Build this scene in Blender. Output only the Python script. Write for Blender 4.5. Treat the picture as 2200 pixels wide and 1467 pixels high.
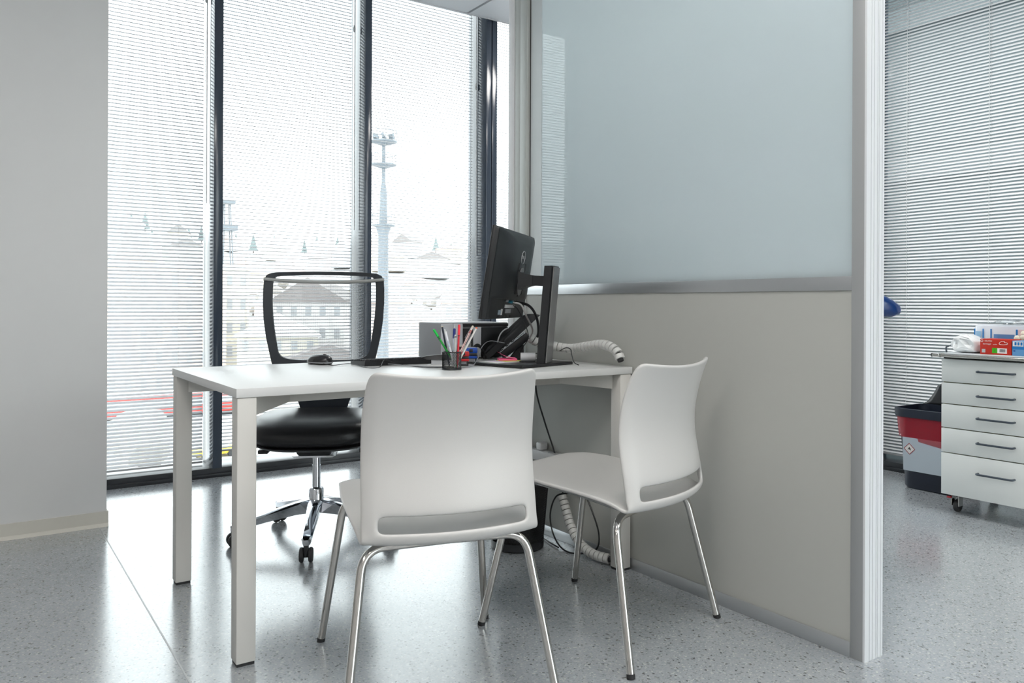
import bpy, bmesh, math, random
from mathutils import Vector, Matrix
for o in list(bpy.data.objects):
    bpy.data.objects.remove(o)
SC = bpy.context.scene
COL = SC.collection
R = math.radians
rnd = random.Random(7)

# ------------------------------------------------------------------ camera
EYE = 0.9666
YAW, ROLL = 34.4633, 0.2428
cd = bpy.data.cameras.new('camera')
cam = bpy.data.objects.new('camera', cd); COL.objects.link(cam)
cd.sensor_width = 36.0; cd.sensor_fit = 'HORIZONTAL'
cd.lens = 36.0 * 1701.421 / 2200.0
cd.shift_y = (653.7331 - 733.5) / 2200.0
cd.clip_start = 0.05; cd.clip_end = 3000
cam.matrix_world = (Matrix.Translation((0, 0, EYE)) @ Matrix.Rotation(R(-YAW), 4, 'Z')
                    @ Matrix.Rotation(R(90), 4, 'X') @ Matrix.Rotation(R(ROLL), 4, 'Z'))
SC.camera = cam

# ------------------------------------------------------------------ world: even overcast sky
SKY = 3.1
W = bpy.data.worlds.new('overcast'); SC.world = W; W.use_nodes = True
bg = W.node_tree.nodes['Background']
bg.inputs[0].default_value = (0.93, 0.965, 1.0, 1); bg.inputs[1].default_value = SKY
SC.view_settings.view_transform = 'Standard'; SC.view_settings.look = 'None'
SC.view_settings.exposure = 0.78; SC.view_settings.gamma = 1.0
SC.view_settings.use_curve_mapping = False
SC.cycles.max_bounces = 5; SC.cycles.diffuse_bounces = 3; SC.cycles.glossy_bounces = 3
SC.cycles.transmission_bounces = 4; SC.cycles.transparent_max_bounces = 8; SC.cycles.adaptive_threshold = 0.045; SC.cycles.caustics_reflective = False; SC.cycles.caustics_refractive = False
FILL_PANEL = 11.5      # unseen ceiling luminaires, added for fill light
LAMP_SPOT = 90.0      # small warm downlights

# ------------------------------------------------------------------ materials
MATS = {}
def srgb(r, g, b):
    f = lambda c: ((c / 255 + 0.055) / 1.055) ** 2.4 if c > 10 else c / 255 / 12.92
    return (f(r), f(g), f(b), 1)
def mat(name, col, rough=0.5, metal=0.0, spec=0.5, coat=0.0, emit=0.0, alpha=None, noise=0.0, nscale=40, trans=0.0, bump=0.0, sheen=0.0):
    if name in MATS: return MATS[name]
    m = bpy.data.materials.new(name); m.use_nodes = True
    nt = m.node_tree; b = nt.nodes['Principled BSDF']
    c = srgb(*col) if max(col) > 1.001 else (*col, 1)
    b.inputs['Base Color'].default_value = c
    b.inputs['Roughness'].default_value = rough
    b.inputs['Metallic'].default_value = metal
    b.inputs['Specular IOR Level'].default_value = spec
    b.inputs['Coat Weight'].default_value = coat
    if emit:
        b.inputs['Emission Color'].default_value = c; b.inputs['Emission Strength'].default_value = emit
    if trans: b.inputs['Transmission Weight'].default_value = trans
    if alpha is not None: b.inputs['Alpha'].default_value = alpha
    if noise or bump:
        tc = nt.nodes.new('ShaderNodeTexCoord'); n = nt.nodes.new('ShaderNodeTexNoise')
        n.inputs['Scale'].default_value = nscale; n.inputs['Detail'].default_value = 4
        nt.links.new(tc.outputs['Object'], n.inputs['Vector'])
        if noise:
            mx = nt.nodes.new('ShaderNodeMix'); mx.data_type = 'RGBA'
            mx.inputs['A'].default_value = tuple(max(0, v * (1 - noise)) for v in c[:3]) + (1,)
            mx.inputs['B'].default_value = tuple(min(1, v * (1 + noise)) for v in c[:3]) + (1,)
            nt.links.new(n.outputs['Fac'], mx.inputs['Factor'])
            nt.links.new(mx.outputs['Result'], b.inputs['Base Color'])
        if bump:
            bp = nt.nodes.new('ShaderNodeBump'); bp.inputs['Strength'].default_value = bump; bp.inputs['Distance'].default_value = 0.002
            nt.links.new(n.outputs['Fac'], bp.inputs['Height']); nt.links.new(bp.outputs['Normal'], b.inputs['Normal'])
    MATS[name] = m
    return m
def glass_mat(name, tint=(0.95, 0.98, 0.97), ior=1.45, rough=0.0):
    m = bpy.data.materials.new(name); m.use_nodes = True; nt = m.node_tree
    nt.nodes.remove(nt.nodes['Principled BSDF']); out = nt.nodes['Material Output']
    t = nt.nodes.new('ShaderNodeBsdfTransparent'); t.inputs[0].default_value = (*tint, 1)
    g = nt.nodes.new('ShaderNodeBsdfGlossy'); g.inputs['Roughness'].default_value = rough
    lw = nt.nodes.new('ShaderNodeFresnel'); lw.inputs['IOR'].default_value = ior
    mx = nt.nodes.new('ShaderNodeMixShader')
    nt.links.new(lw.outputs[0], mx.inputs[0]); nt.links.new(t.outputs[0], mx.inputs[1]); nt.links.new(g.outputs[0], mx.inputs[2])
    nt.links.new(mx.outputs[0], out.inputs['Surface'])
    return m
M_WINGLASS = glass_mat('window_glass')
M_WHITEWALL = mat('painted_wall', (0.74, 0.74, 0.735), 0.55, noise=0.015, nscale=6, bump=0.03)
M_CEIL = mat('ceiling_paint', (0.89, 0.91, 0.93), 0.6)
M_ALU = mat('anodised_aluminium', (0.56, 0.575, 0.59), 0.38, 0.85, noise=0.02, nscale=8)
M_FRAME = mat('dark_window_frame', (0.045, 0.060, 0.085), 0.16, 0.0, 0.6)
M_SILL = mat('black_window_frame', (0.012, 0.014, 0.018), 0.3)
M_SLAT = mat('white_slat', (0.86, 0.885, 0.91), 0.4)
M_CORD = mat('blind_cord', (0.75, 0.77, 0.78), 0.6)
M_PANEL = mat('partition_panel', (0.50, 0.505, 0.475), 0.5, noise=0.01, nscale=5)
def milky_glass():
    m = bpy.data.materials.new('milky_glass'); m.use_nodes = True; nt = m.node_tree
    b = nt.nodes['Principled BSDF']; out = nt.nodes['Material Output']
    b.inputs['Base Color'].default_value = (0.86, 0.96, 1.0, 1); b.inputs['Roughness'].default_value = 0.012
    b.inputs['Specular IOR Level'].default_value = 0.8
    t = nt.nodes.new('ShaderNodeBsdfTranslucent'); t.inputs[0].default_value = (0.93, 0.98, 1.0, 1)
    mx = nt.nodes.new('ShaderNodeMixShader'); mx.inputs[0].default_value = 0.5
    nt.links.new(b.outputs[0], mx.inputs[1]); nt.links.new(t.outputs[0], mx.inputs[2]); nt.links.new(mx.outputs[0], out.inputs['Surface'])
    return m
M_MILK = milky_glass()
M_BASEB = mat('beige_skirting', (0.60, 0.58, 0.52), 0.5)
M_DESK = mat('white_laminate', (0.70, 0.705, 0.70), 0.36, noise=0.01, nscale=60)
M_DESKEDGE = mat('desk_edge_and_legs', (0.67, 0.655, 0.62), 0.45)
M_PLASTIC = mat('white_chair_plastic', (0.585, 0.575, 0.56), 0.38, bump=0.06, nscale=500)
M_CHROME = mat('chrome', (0.62, 0.60, 0.57), 0.12, 1.0)
M_POLISH = mat('polished_aluminium', (0.72, 0.74, 0.78), 0.08, 1.0)
M_BLACK = mat('black_plastic', (0.012, 0.013, 0.015), 0.38)
M_BLACKM = mat('black_matt', (0.018, 0.018, 0.02), 0.6)
M_RUBBER = mat('dark_rubber', (0.03, 0.03, 0.032), 0.6)
M_LEATHER = mat('black_leather', (0.008, 0.008, 0.010), 0.33, bump=0.12, nscale=300)
M_CHFRAME = mat('chair_back_frame', (0.020, 0.026, 0.034), 0.45)
M_STRAP = mat('grey_strap', (0.42, 0.43, 0.42), 0.5)
M_MON = mat('monitor_shell', (0.016, 0.018, 0.020), 0.42, bump=0.05, nscale=700)
M_MONB = mat('monitor_stand_back', (0.17, 0.17, 0.172), 0.32)
M_GREY = mat('grey_plastic', (0.33, 0.34, 0.36), 0.45)
M_LGREY = mat('light_grey_plastic', (0.55, 0.56, 0.58), 0.45)
M_WHITE = mat('white_plastic', (0.78, 0.78, 0.78), 0.4)
M_PAPER = mat('paper', (0.80, 0.80, 0.79), 0.7)
M_SPINE = mat('cable_spine_plastic', (0.66, 0.66, 0.64), 0.45)

# ------------------------------------------------------------------ mesh helpers
class MB:
    def __init__(s): s.bm = bmesh.new()
    def box(s, x0, x1, y0, y1, z0, z1, bev=0.0, seg=2, M=None):
        tmp = bmesh.new()
        bmesh.ops.create_cube(tmp, size=1.0)
        bmesh.ops.scale(tmp, verts=tmp.verts, vec=(abs(x1 - x0), abs(y1 - y0), abs(z1 - z0)))
        bmesh.ops.translate(tmp, verts=tmp.verts, vec=((x0 + x1) / 2, (y0 + y1) / 2, (z0 + z1) / 2))
        if bev: bmesh.ops.bevel(tmp, geom=tmp.edges[:], offset=bev, segments=seg, affect='EDGES', profile=0.5)
        s.add(tmp, M); return s
    def add(s, tmp, M=None):
        if M is not None: bmesh.ops.transform(tmp, matrix=M, verts=tmp.verts)
        me = bpy.data.meshes.new('tmp'); tmp.to_mesh(me); tmp.free()
        s.bm.from_mesh(me); bpy.data.meshes.remove(me); return s
    def prism(s, pts, z0, z1, M=None, bev=0):
        tmp = bmesh.new()
        v0 = [tmp.verts.new((p[0], p[1], z0)) for p in pts]; v1 = [tmp.verts.new((p[0], p[1], z1)) for p in pts]
        n = len(pts)
        tmp.faces.new(v0[::-1]); tmp.faces.new(v1)
        for i in range(n): tmp.faces.new((v0[i], v0[(i + 1) % n], v1[(i + 1) % n], v1[i]))
        bmesh.ops.recalc_face_normals(tmp, faces=tmp.faces)
        if bev: bmesh.ops.bevel(tmp, geom=tmp.edges[:], offset=bev, segments=2, affect='EDGES', profile=0.5)
        s.add(tmp, M); return s
    def lathe(s, prof, n=24, M=None, cap=True):
        tmp = bmesh.new(); rings = []
        for r, z in prof:
            rings.append([tmp.verts.new((r * math.cos(2 * math.pi * i / n), r * math.sin(2 * math.pi * i / n), z)) for i in range(n)])
        for a, b in zip(rings, rings[1:]):
            for i in range(n): tmp.faces.new((a[i], a[(i + 1) % n], b[(i + 1) % n], b[i]))
        if cap:
            tmp.faces.new(rings[0][::-1]); tmp.faces.new(rings[-1])
        bmesh.ops.recalc_face_normals(tmp, faces=tmp.faces)
        s.add(tmp, M); return s
    def loft(s, loops, cap=True, M=None):
        tmp = bmesh.new(); rings = [[tmp.verts.new(p) for p in L] for L in loops]
        n = len(rings[0])
        for a, b in zip(rings, rings[1:]):
            for i in range(n): tmp.faces.new((a[i], a[(i + 1) % n], b[(i + 1) % n], b[i]))
        if cap:
            tmp.faces.new(rings[0][::-1]); tmp.faces.new(rings[-1])
        bmesh.ops.recalc_face_normals(tmp, faces=tmp.faces)
        s.add(tmp, M); return s
    def tube(s, pts, r, n=8, cap=True, M=None, closed=False):
        pts = [Vector(p) for p in pts]; tmp = bmesh.new(); rings = []
        rs = r if isinstance(r, (list, tuple)) else [r] * len(pts)
        up = None
        for i, p in enumerate(pts):
            if closed: t = (pts[(i + 1) % len(pts)] - pts[i - 1]).normalized()
            else: t = (pts[min(i + 1, len(pts) - 1)] - pts[max(i - 1, 0)]).normalized()
            if up is None:
                up = Vector((0, 0, 1)) if abs(t.z) < 0.9 else Vector((1, 0, 0))
            sd = t.cross(up).normalized(); up = sd.cross(t).normalized()
            rings.append([tmp.verts.new(p + (sd * math.cos(2 * math.pi * k / n) + up * math.sin(2 * math.pi * k / n)) * rs[i]) for k in range(n)])
        pr = list(zip(rings, rings[1:])) + ([(rings[-1], rings[0])] if closed else [])
        for a, b in pr:
            for k in range(n): tmp.faces.new((a[k], a[(k + 1) % n], b[(k + 1) % n], b[k]))
        if cap and not closed:
            tmp.faces.new(rings[0][::-1]); tmp.faces.new(rings[-1])
        bmesh.ops.recalc_face_normals(tmp, faces=tmp.faces)
        s.add(tmp, M); return s
    def ico(s, c, r, sub=1, sc=(1, 1, 1), jit=0):
        tmp = bmesh.new(); bmesh.ops.create_icosphere(tmp, subdivisions=sub, radius=r)
        for v in tmp.verts:
            k = 1 + (rnd.random() - .5) * jit
            v.co = Vector((v.co.x * sc[0] * k + c[0], v.co.y * sc[1] * k + c[1], v.co.z * sc[2] * k + c[2]))
        s.add(tmp); return s
    def mesh(s, name, m, ang=35):
        bm = s.bm
        for f in bm.faces: f.smooth = True
        for e in bm.edges:
            if len(e.link_faces) == 2: e.smooth = e.calc_face_angle(0) < R(ang)
            else: e.smooth = True
        me = bpy.data.meshes.new(name); bm.to_mesh(me); bm.free()
        if m: me.materials.append(m)
        return me
    def build(s, name, m, parent=None, ang=35):
        return link(name, s.mesh(name, m, ang), parent)
def link(name, me, parent=None):
    o = bpy.data.objects.new(name, me); COL.objects.link(o)
    if parent is not None: o.parent = parent
    return o
def tag(o, label=None, cat=None, group=None, kind=None):
    if label: o['label'] = label
    if cat: o['category'] = cat
    if group: o['group'] = group
    if kind: o['kind'] = kind
    return o
def thing(name, label, cat, loc=(0, 0, 0), rz=0, group=None):
    o = bpy.data.objects.new(name, None); COL.objects.link(o); o.empty_display_size = 0.05
    o.location = loc; o.rotation_euler = (0, 0, R(rz))
    return tag(o, label, cat, group)
def struct(name, parent=None, mb=None, m=None):
    o = mb.build(name, m, parent) if mb else bpy.data.objects.new(name, None)
    if mb is None: COL.objects.link(o)
    if parent is None: o['kind'] = 'structure'
    return o
def copy_tree(o, parent=None):
    c = o.copy(); COL.objects.link(c)
    if parent is not None: c.parent = parent
    for ch in list(o.children): copy_tree(ch, c)
    return c
def fillet(pts, rad, n=6):
    pts = [Vector(p) for p in pts]; out = [pts[0]]
    for i in range(1, len(pts) - 1):
        a, b, c = pts[i - 1], pts[i], pts[i + 1]
        r = rad[i - 1] if isinstance(rad, (list, tuple)) else rad
        d1, d2 = (a - b), (c - b)
        r = min(r, d1.length * .49, d2.length * .49)
        p, q = b + d1.normalized() * r, b + d2.normalized() * r
        for k in range(n + 1):
            t = k / n; out.append(p * (1 - t) ** 2 + b * 2 * t * (1 - t) + q * t * t)
    out.append(pts[-1]); return out
def spline(pts, n=8):
    P = [Vector(p) for p in pts]; P = [P[0] * 2 - P[1]] + P + [P[-1] * 2 - P[-2]]; out = []
    for i in range(1, len(P) - 2):
        for k in range(n):
            t = k / n; a, b, c, d = P[i - 1], P[i], P[i + 1], P[i + 2]
            out.append(0.5 * (2 * b + (c - a) * t + (2 * a - 5 * b + 4 * c - d) * t * t + (3 * b - a - 3 * c + d) * t ** 3))
    out.append(P[-2]); return out
def rotM(rx=0, ry=0, rz=0, loc=(0, 0, 0)):
    return Matrix.Translation(loc) @ Matrix.Rotation(R(rz), 4, 'Z') @ Matrix.Rotation(R(ry), 4, 'Y') @ Matrix.Rotation(R(rx), 4, 'X')
def axesM(x, y, z, loc):
    m = Matrix.Identity(4)
    for i, v in enumerate((x, y, z)):
        v = Vector(v).normalized()
        m[0][i], m[1][i], m[2][i] = v
    m[0][3], m[1][3], m[2][3] = loc
    return m
def text_mesh(txt, size, m, extrude=0.0003):
    cu = bpy.data.curves.new('lettering', 'FONT'); cu.body = txt; cu.size = size; cu.extrude = extrude
    cu.align_x = 'CENTER'; cu.align_y = 'CENTER'; cu.resolution_u = 3
    o = bpy.data.objects.new('lettering', cu); COL.objects.link(o)
    dg = bpy.context.evaluated_depsgraph_get(); dg.update()
    me = bpy.data.meshes.new_from_object(o.evaluated_get(dg))
    bpy.data.objects.remove(o); bpy.data.curves.remove(cu)
    me.materials.clear(); me.materials.append(m)
    return me

# ================================================================== SETTING
XP, XP2 = 2.007, 2.085            # partition faces
YW = 4.548                        # inner face of window mullions
XR = 4.458                        # inner face of side window frames
ZC = 2.911                        # ceiling
YB, XL = -3.6, -3.6               # back and left limits of the room
YCOL = 3.822

# floor ------------------------------------------------------------
def floor_material():
    m = bpy.data.materials.new('speckled_vinyl'); m.use_nodes = True; nt = m.node_tree; b = nt.nodes['Principled BSDF']
    tc = nt.nodes.new('ShaderNodeTexCoord')
    def vor(scale, ramp, seed):
        mp = nt.nodes.new('ShaderNodeMapping'); mp.inputs['Location'].default_value = (seed, seed * 1.7, 0)
        mp.inputs['Rotation'].default_value = (0, 0, seed)
        nt.links.new(tc.outputs['Object'], mp.inputs['Vector'])
        v = nt.nodes.new('ShaderNodeTexVoronoi'); v.inputs['Scale'].default_value = scale; v.voronoi_dimensions = '2D'
        nt.links.new(mp.outputs[0], v.inputs['Vector'])
        sp = nt.nodes.new('ShaderNodeSeparateColor'); nt.links.new(v.outputs['Color'], sp.inputs[0])
        cr = nt.nodes.new('ShaderNodeValToRGB'); cr.color_ramp.interpolation = 'CONSTANT'
        e = cr.color_ramp.elements
        e[0].position, e[0].color = ramp[0]; e[1].position, e[1].color = ramp[1]
        for p, c in ramp[2:]:
            q = e.new(p); q.color = c
        nt.links.new(sp.outputs[0], cr.inputs[0]); return cr.outputs[0]
    g = lambda v, t=1.0: (v, v, v * t, 1)
    a = vor(230, [(0, (0.325, 0.355, 0.38, 1)), (0.35, (0.35, 0.375, 0.398, 1)), (0.70, (0.375, 0.396, 0.416, 1)), (0.95, (0.50, 0.51, 0.51, 1))], 0.3)
    d = vor(170, [(0, g(0.30)), (0.016, g(0.62)), (0.045, g(1.0)), (0.975, g(1.2))], 1.9)
    d2 = vor(300, [(0, g(0.60)), (0.03, g(0.85)), (0.09, g(1.0)), (0.97, g(1.1))], 4.1)
    m1 = nt.nodes.new('ShaderNodeMix'); m1.data_type = 'RGBA'; m1.blend_type = 'MULTIPLY'; m1.inputs['Factor'].default_value = 1
    nt.links.new(a, m1.inputs['A']); nt.links.new(d, m1.inputs['B'])
    m2 = nt.nodes.new('ShaderNodeMix'); m2.data_type = 'RGBA'; m2.blend_type = 'MULTIPLY'; m2.inputs['Factor'].default_value = 1
    nt.links.new(m1.outputs['Result'], m2.inputs['A']); nt.links.new(d2, m2.inputs['B'])
    nt.links.new(m2.outputs['Result'], b.inputs['Base Color'])
    n = nt.nodes.new('ShaderNodeTexNoise'); n.inputs['Scale'].default_value = 9; n.inputs['Detail'].default_value = 6
    nt.links.new(tc.outputs['Object'], n.inputs['Vector'])
    mr = nt.nodes.new('ShaderNodeMapRange'); mr.inputs['To Min'].default_value = 0.17; mr.inputs['To Max'].default_value = 0.24
    nt.links.new(n.outputs['Fac'], mr.inputs['Value']); nt.links.new(mr.outputs[0], b.inputs['Roughness'])
    b.inputs['Specular IOR Level'].default_value = 0.6
    b.inputs['Coat Weight'].default_value = 0.8; b.inputs['Coat Roughness'].default_value = 0.17
    return m
M_FLOOR = floor_material()
floor = struct('floor', None, MB().box(XL - .2, XR + .3, YB - .2, YW + .3, -0.12, 0.0), M_FLOOR)
M_SEAM = mat('floor_weld', (0.42, 0.44, 0.45), 0.35)
MB().box(0.466, 0.4705, -3.5, 3.80, 0.0, 0.0008).build('weld_seam', M_SEAM, floor)

# ceiling ----------------------------------------------------------
ceil = struct('ceiling')
for (x0, x1) in ((XL - .2, -1.26), (-1.24, 0.74), (0.76, 2.735), (2.755, XR + .02)):
    MB().box(x0, x1, YB - .2, YW - 0.012, ZC, ZC + 0.05).build('ceiling_panel', M_CEIL, ceil)
MB().box(XL - .2, XR + .02, YB - .2, YW - .012, ZC + 0.05, ZC + 0.2).build('ceiling_slab', mat('ceiling_joint', (0.40, 0.42, 0.44), 0.8), ceil)
M_TRIMW = mat('white_edge_trim', (0.80, 0.80, 0.81), 0.5)
MB().box(XL, XR + .02, YW - 0.012, YW - 0.002, ZC - 0.004, ZC + 0.32).build('edge_trim', M_TRIMW, ceil)
MB().box(XR + .02, XR + .03, YB - .2, YW - .002, ZC - 0.004, ZC + 0.32).build('edge_trim', M_TRIMW, ceil)
MB().box(XL - .2, XR + .3, YW - 0.012, YW + 0.3, ZC + 0.30, ZC + 0.34).build('pocket_top', M_TRIMW, ceil)
MB().box(XR + .02, XR + .3, YB - .2, YW - .012, ZC + 0.30, ZC + 0.34).build('pocket_top', M_TRIMW, ceil)

# left wall with its return (pillar), skirting ----------------------
wl = struct('wall_left', None, MB().box(XL - .2, 0.497, YCOL, 4.36, 0, ZC + .05, 0.004), M_WHITEWALL)
sk = [(0, 0), (-0.016, 0), (-0.013, 0.006), (-0.006, 0.014), (-0.004, 0.064), (0, 0.064)]
b = MB(); b.prism([(p[0], p[1]) for p in sk], XL, 0.503, axesM((0, 1, 0), (0, 0, 1), (1, 0, 0), (0, YCOL, 0)))
b.box(0.497, 0.503, YCOL - .006, 4.36, 0, 0.064)
bb = b.build('baseboard_left', M_BASEB); bb['kind'] = 'structure'
# far limits of the room, behind the camera: window wall and plain walls
wb = struct('wall_back')
wx = [XL - .2, -3.0, -1.8, -0.6, 0.6, 1.8, 3.0, 4.2, XR + .3]
MB().box(XL - .2, 1.5, YB - .2, YB, 0, ZC + .05).build('pier', M_WHITEWALL, wb)
MB().box(2.85, 2.95, YB - .12, YB - .02, 0, ZC + .05).build('mullion', M_FRAME, wb)
MB().box(1.5, XR + .2, YB - .09, YB - .08, 0, ZC + .05).build('glass_pane', M_WINGLASS, wb)
ws = struct('wall_side', None, MB().box(XL - .2, XL, YB, YCOL, 0, ZC + .05), M_WHITEWALL)

# ------------------------------------------------------------------ windows straight ahead
MULL = [(0.225, 0.275), (1.118, 1.167), (2.018, 2.061), (2.904, 2.991), (3.83, 3.875)]
for i, (a, c) in enumerate(MULL):
    b = MB()
    if c - a > 0.07:
        b.box(a, a + .040, YW, YW + .235, 0.05, ZC + .30, 0.0015).box(c - .040, c, YW, YW + .235, 0.05, ZC + .30, 0.0015).box(a + .038, c - .038, YW + .012, YW + .23, 0.05, ZC + .30)
    else:
        b.box(a, c, YW, YW + .235, 0.05, ZC + .30, 0.0015)
    o = b.build('trim_%d' % (i + 1), M_FRAME); o['kind'] = 'structure'
b = MB().box(XR - .02, XR + .24, YW - .02, YW + .24, 0, ZC + .30, .002); o = b.build('trim_6', M_FRAME); o['kind'] = 'structure'
WIN = [(0.0, 0.225), (0.275, 1.118), (1.167, 2.018), (2.061, 2.904), (2.991, 3.83), (3.875, XR - .02)]
for i, (a, c) in enumerate(WIN):
    w = struct('window_%d' % (i + 1))
    MB().box(a, c, YW + .20, YW + .206, 0.05, ZC + .30).build('glass_pane', M_WINGLASS, w)
    MB().box(a, c, YW + .19, YW + .235, ZC + .27, ZC + .30).build('head_frame', M_FRAME, w)
b = MB().box(0.0, XR, YW, YW + .03, 0, 0.022, .001).box(0.0, XR, YW + .006, YW + .25, 0.0, 0.052, .003)
sill = b.build('trim_7', M_SILL); sill['kind'] = 'structure'

# side facade on the right
MULLR = [(-1.08, -1.03), (0.165, 0.21), (1.41, 1.455), (2.73, 2.775), (4.0, 4.045)]
for i, (a, c) in enumerate(MULLR):
    o = MB().box(XR, XR + .235, a, c, 0.05, ZC + .30, .0015).build('trim_%d' % (i + 8), M_FRAME); o['kind'] = 'structure'
yy = [YB] + [v for p in MULLR for v in p] + [YW - .02]
for i in range(0, len(yy), 2):
    w = struct('window_%d' % (7 + i // 2))
    MB().box(XR + .2, XR + .206, yy[i], yy[i + 1], .05, ZC + .30).build('glass_pane', M_WINGLASS, w)
    MB().box(XR + .19, XR + .235, yy[i], yy[i + 1], ZC + .27, ZC + .30).build('head_frame', M_FRAME, w)
b = MB().box(XR, XR + .03, YB, YW, 0, .022, .001).box(XR + .006, XR + .25, YB, YW, 0, .052, .003)
o = b.build('trim_13', M_SILL); o['kind'] = 'structure'

# ------------------------------------------------------------------ venetian blinds
def slat_mesh(length, tilt, width=0.025, th=0.0005, arc=0.0040):
    """length runs along local X; tilt>0 lifts the outer (+Y) edge"""
    n = 4; prof = []
    for k in range(n + 1):
        t = -0.5 + k / n
        prof.append((t * width, arc * (1 - 4 * t * t)))
    loop = [(p[0], p[1] + th / 2) for p in prof] + [(p[0], p[1] - th / 2) for p in prof[::-1]]
    c, s = math.cos(R(tilt)), math.sin(R(tilt))
    loop = [(y * c - z * s, y * s + z * c) for y, z in loop]
    b = MB(); b.loft([[(x, y, z) for y, z in loop] for x in (-length / 2, length / 2)])
    return b.mesh('slat', M_SLAT, 60)
def blind(label, c, length, rz, tilt, zbot, ztop, pitch, ladders, wand=None, wand_z=(1.5, 2.7), cord_r=.0006):
    t = thing('venetian_blind', label, 'blind', (c[0], c[1], zbot), rz, 'venetian blinds at the windows')
    me = slat_mesh(length, tilt)
    n = int((ztop - zbot - .02) / pitch)
    for k in range(n):
        o = link('slat', me, t); o.location = (0, 0, .022 + k * pitch)
    MB().box(-length / 2, length / 2, -.011, .011, 0, .010, .002).build('bottom_rail', M_LGREY, t)
    MB().box(-length / 2, length / 2, -.014, .014, ztop - zbot, ztop - zbot + .03, .002).build('head_rail', M_WHITE, t)
    for x in ladders:
        b = MB()
        for y in (-.0125, .0125): b.tube([(x, y, 0.005), (x, y, ztop - zbot)], cord_r, 4)
        b.build('ladder_cord', M_CORD, t)
    if wand is not None:
        b = MB().tube([(wand, -.03, wand_z[0] - zbot), (wand, -.03, ztop - zbot)], .0028, 6)
        w = b.build('tilt_wand', M_WHITE, t)
        MB().lathe([(.002, 0), (.007, .006), (.008, .022), (.006, .034), (.003, .045)], 10, rotM(loc=(wand - .006, -.034, wand_z[1] - zbot))).build('cord_knob', M_WHITE, w)
        MB().tube([(wand - .006, -.034, wand_z[1] - zbot + .03), (wand - .006, -.034, ztop - zbot)], .0009, 4).build('pull_cord', M_CORD, w)
    return t
YBL = YW + .150
blind('white venetian blind in the leftmost window, beside the pale wall end', (0.695, YBL), 0.80, 0, 25, .062, ZC + .255, .0203, (-.25, .27), .412, (1.53, 2.66))
blind('white venetian blind in the window right behind the office chair', (1.588, YBL), 0.80, 0, 9, .115, ZC + .255, .0203, (-.25, .27), .410, (1.43, 2.67))
blind('white venetian blind in the window where the floodlight mast shows', (2.480, YBL), 0.80, 0, 12, .085, ZC + .255, .0203, (-.25, .27), .418, (1.3, 2.45))
blind('white venetian blind in the narrow window strip right of the blue mullion', (3.41, YBL), 0.80, 0, 22, .075, ZC + .255, .0203, (-.25, .27))
XBL = XR + .150
for i, (lab, y0, y1, lad) in enumerate((
    ('grey-white venetian blind behind the red-lined bin and drawer cabinet', 1.475, 2.715, (-.46, 0.0, .46)),
    ('grey-white venetian blind right of the drawer cabinet, past the photo edge', .23, 1.395, (-.40, .40)),
    ('grey-white venetian blind hidden behind the glass partition', 2.79, 3.985, (-.40, .40)))):
    blind(lab, (XBL, (y0 + y1) / 2), y1 - y0, -90, 38, .068, ZC + .255, .0190, lad, cord_r=.0015)

# ------------------------------------------------------------------ glazed partition
wp = struct('wall_partition')
MB().box(XP, XP2, 1.268, 2.907, .041, 1.009).build('lower_panel', M_PANEL, wp)
MB().box(XP - .004, XP2 + .004, 1.268, 2.815, 1.009, 1.0485, .001).build('rail', M_ALU, wp)
MB().box(XP - .006, XP2 + .006, 1.268, 2.907, 0, .041, .001).build('baseboard', M_ALU, wp)
MB().box(XP + .012, XP + .018, 1.262, 2.722, 1.045, ZC).build('glass_pane', M_MILK, wp)
MB().box(XP + .010, XP + .022, 2.722, 2.800, 1.045, ZC).build('edge_strip', mat('pale_edge_strip', (0.62, 0.67, 0.68), 0.35), wp)
MB().box(XP2 - .018, XP2 - .012, 1.262, 2.815, 1.045, ZC).build('glass_pane', M_WINGLASS, wp)
MB().box(XP + .014, XP2 - .014, 2.795, 2.812, 1.045, ZC).build('gasket', M_BLACKM, wp)
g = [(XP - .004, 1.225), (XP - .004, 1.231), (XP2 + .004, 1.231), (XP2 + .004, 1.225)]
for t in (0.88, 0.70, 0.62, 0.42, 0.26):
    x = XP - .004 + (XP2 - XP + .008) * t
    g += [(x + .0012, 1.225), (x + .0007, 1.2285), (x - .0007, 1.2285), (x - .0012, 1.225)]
MB().box(XP - .004, XP2 + .004, 1.231, 1.268, 0, ZC, .0005).build('post', mat('grey_post', (0.42, 0.43, 0.435), 0.5, 0.3), wp)
MB().prism(g, 0, ZC).build('grooved_profile', mat('lit_grooved_profile', (0.72, 0.74, 0.76), 0.5), wp, 20)  # front face of the post, coloured lighter for the light falling on it
MB().box(XP - .004, XP2 + .004, 2.812, 2.862, 0, ZC, .001).box(XP - .003, XP2 + .003, 2.862, 2.907, 0, ZC, .001).build('post', mat('grey_green_post', (0.50, 0.52, 0.50), 0.5, 0.2), wp)
MB().box(XP - .006, XP2 + .006, 2.907, 2.951, 0, ZC, .002).build('end_cap', mat('white_end_cap', (0.80, 0.80, 0.81), 0.45), wp)
MB().box(XP, XP2, 1.225, 2.951, ZC - .012, ZC).build('head_rail', M_ALU, wp)

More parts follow.
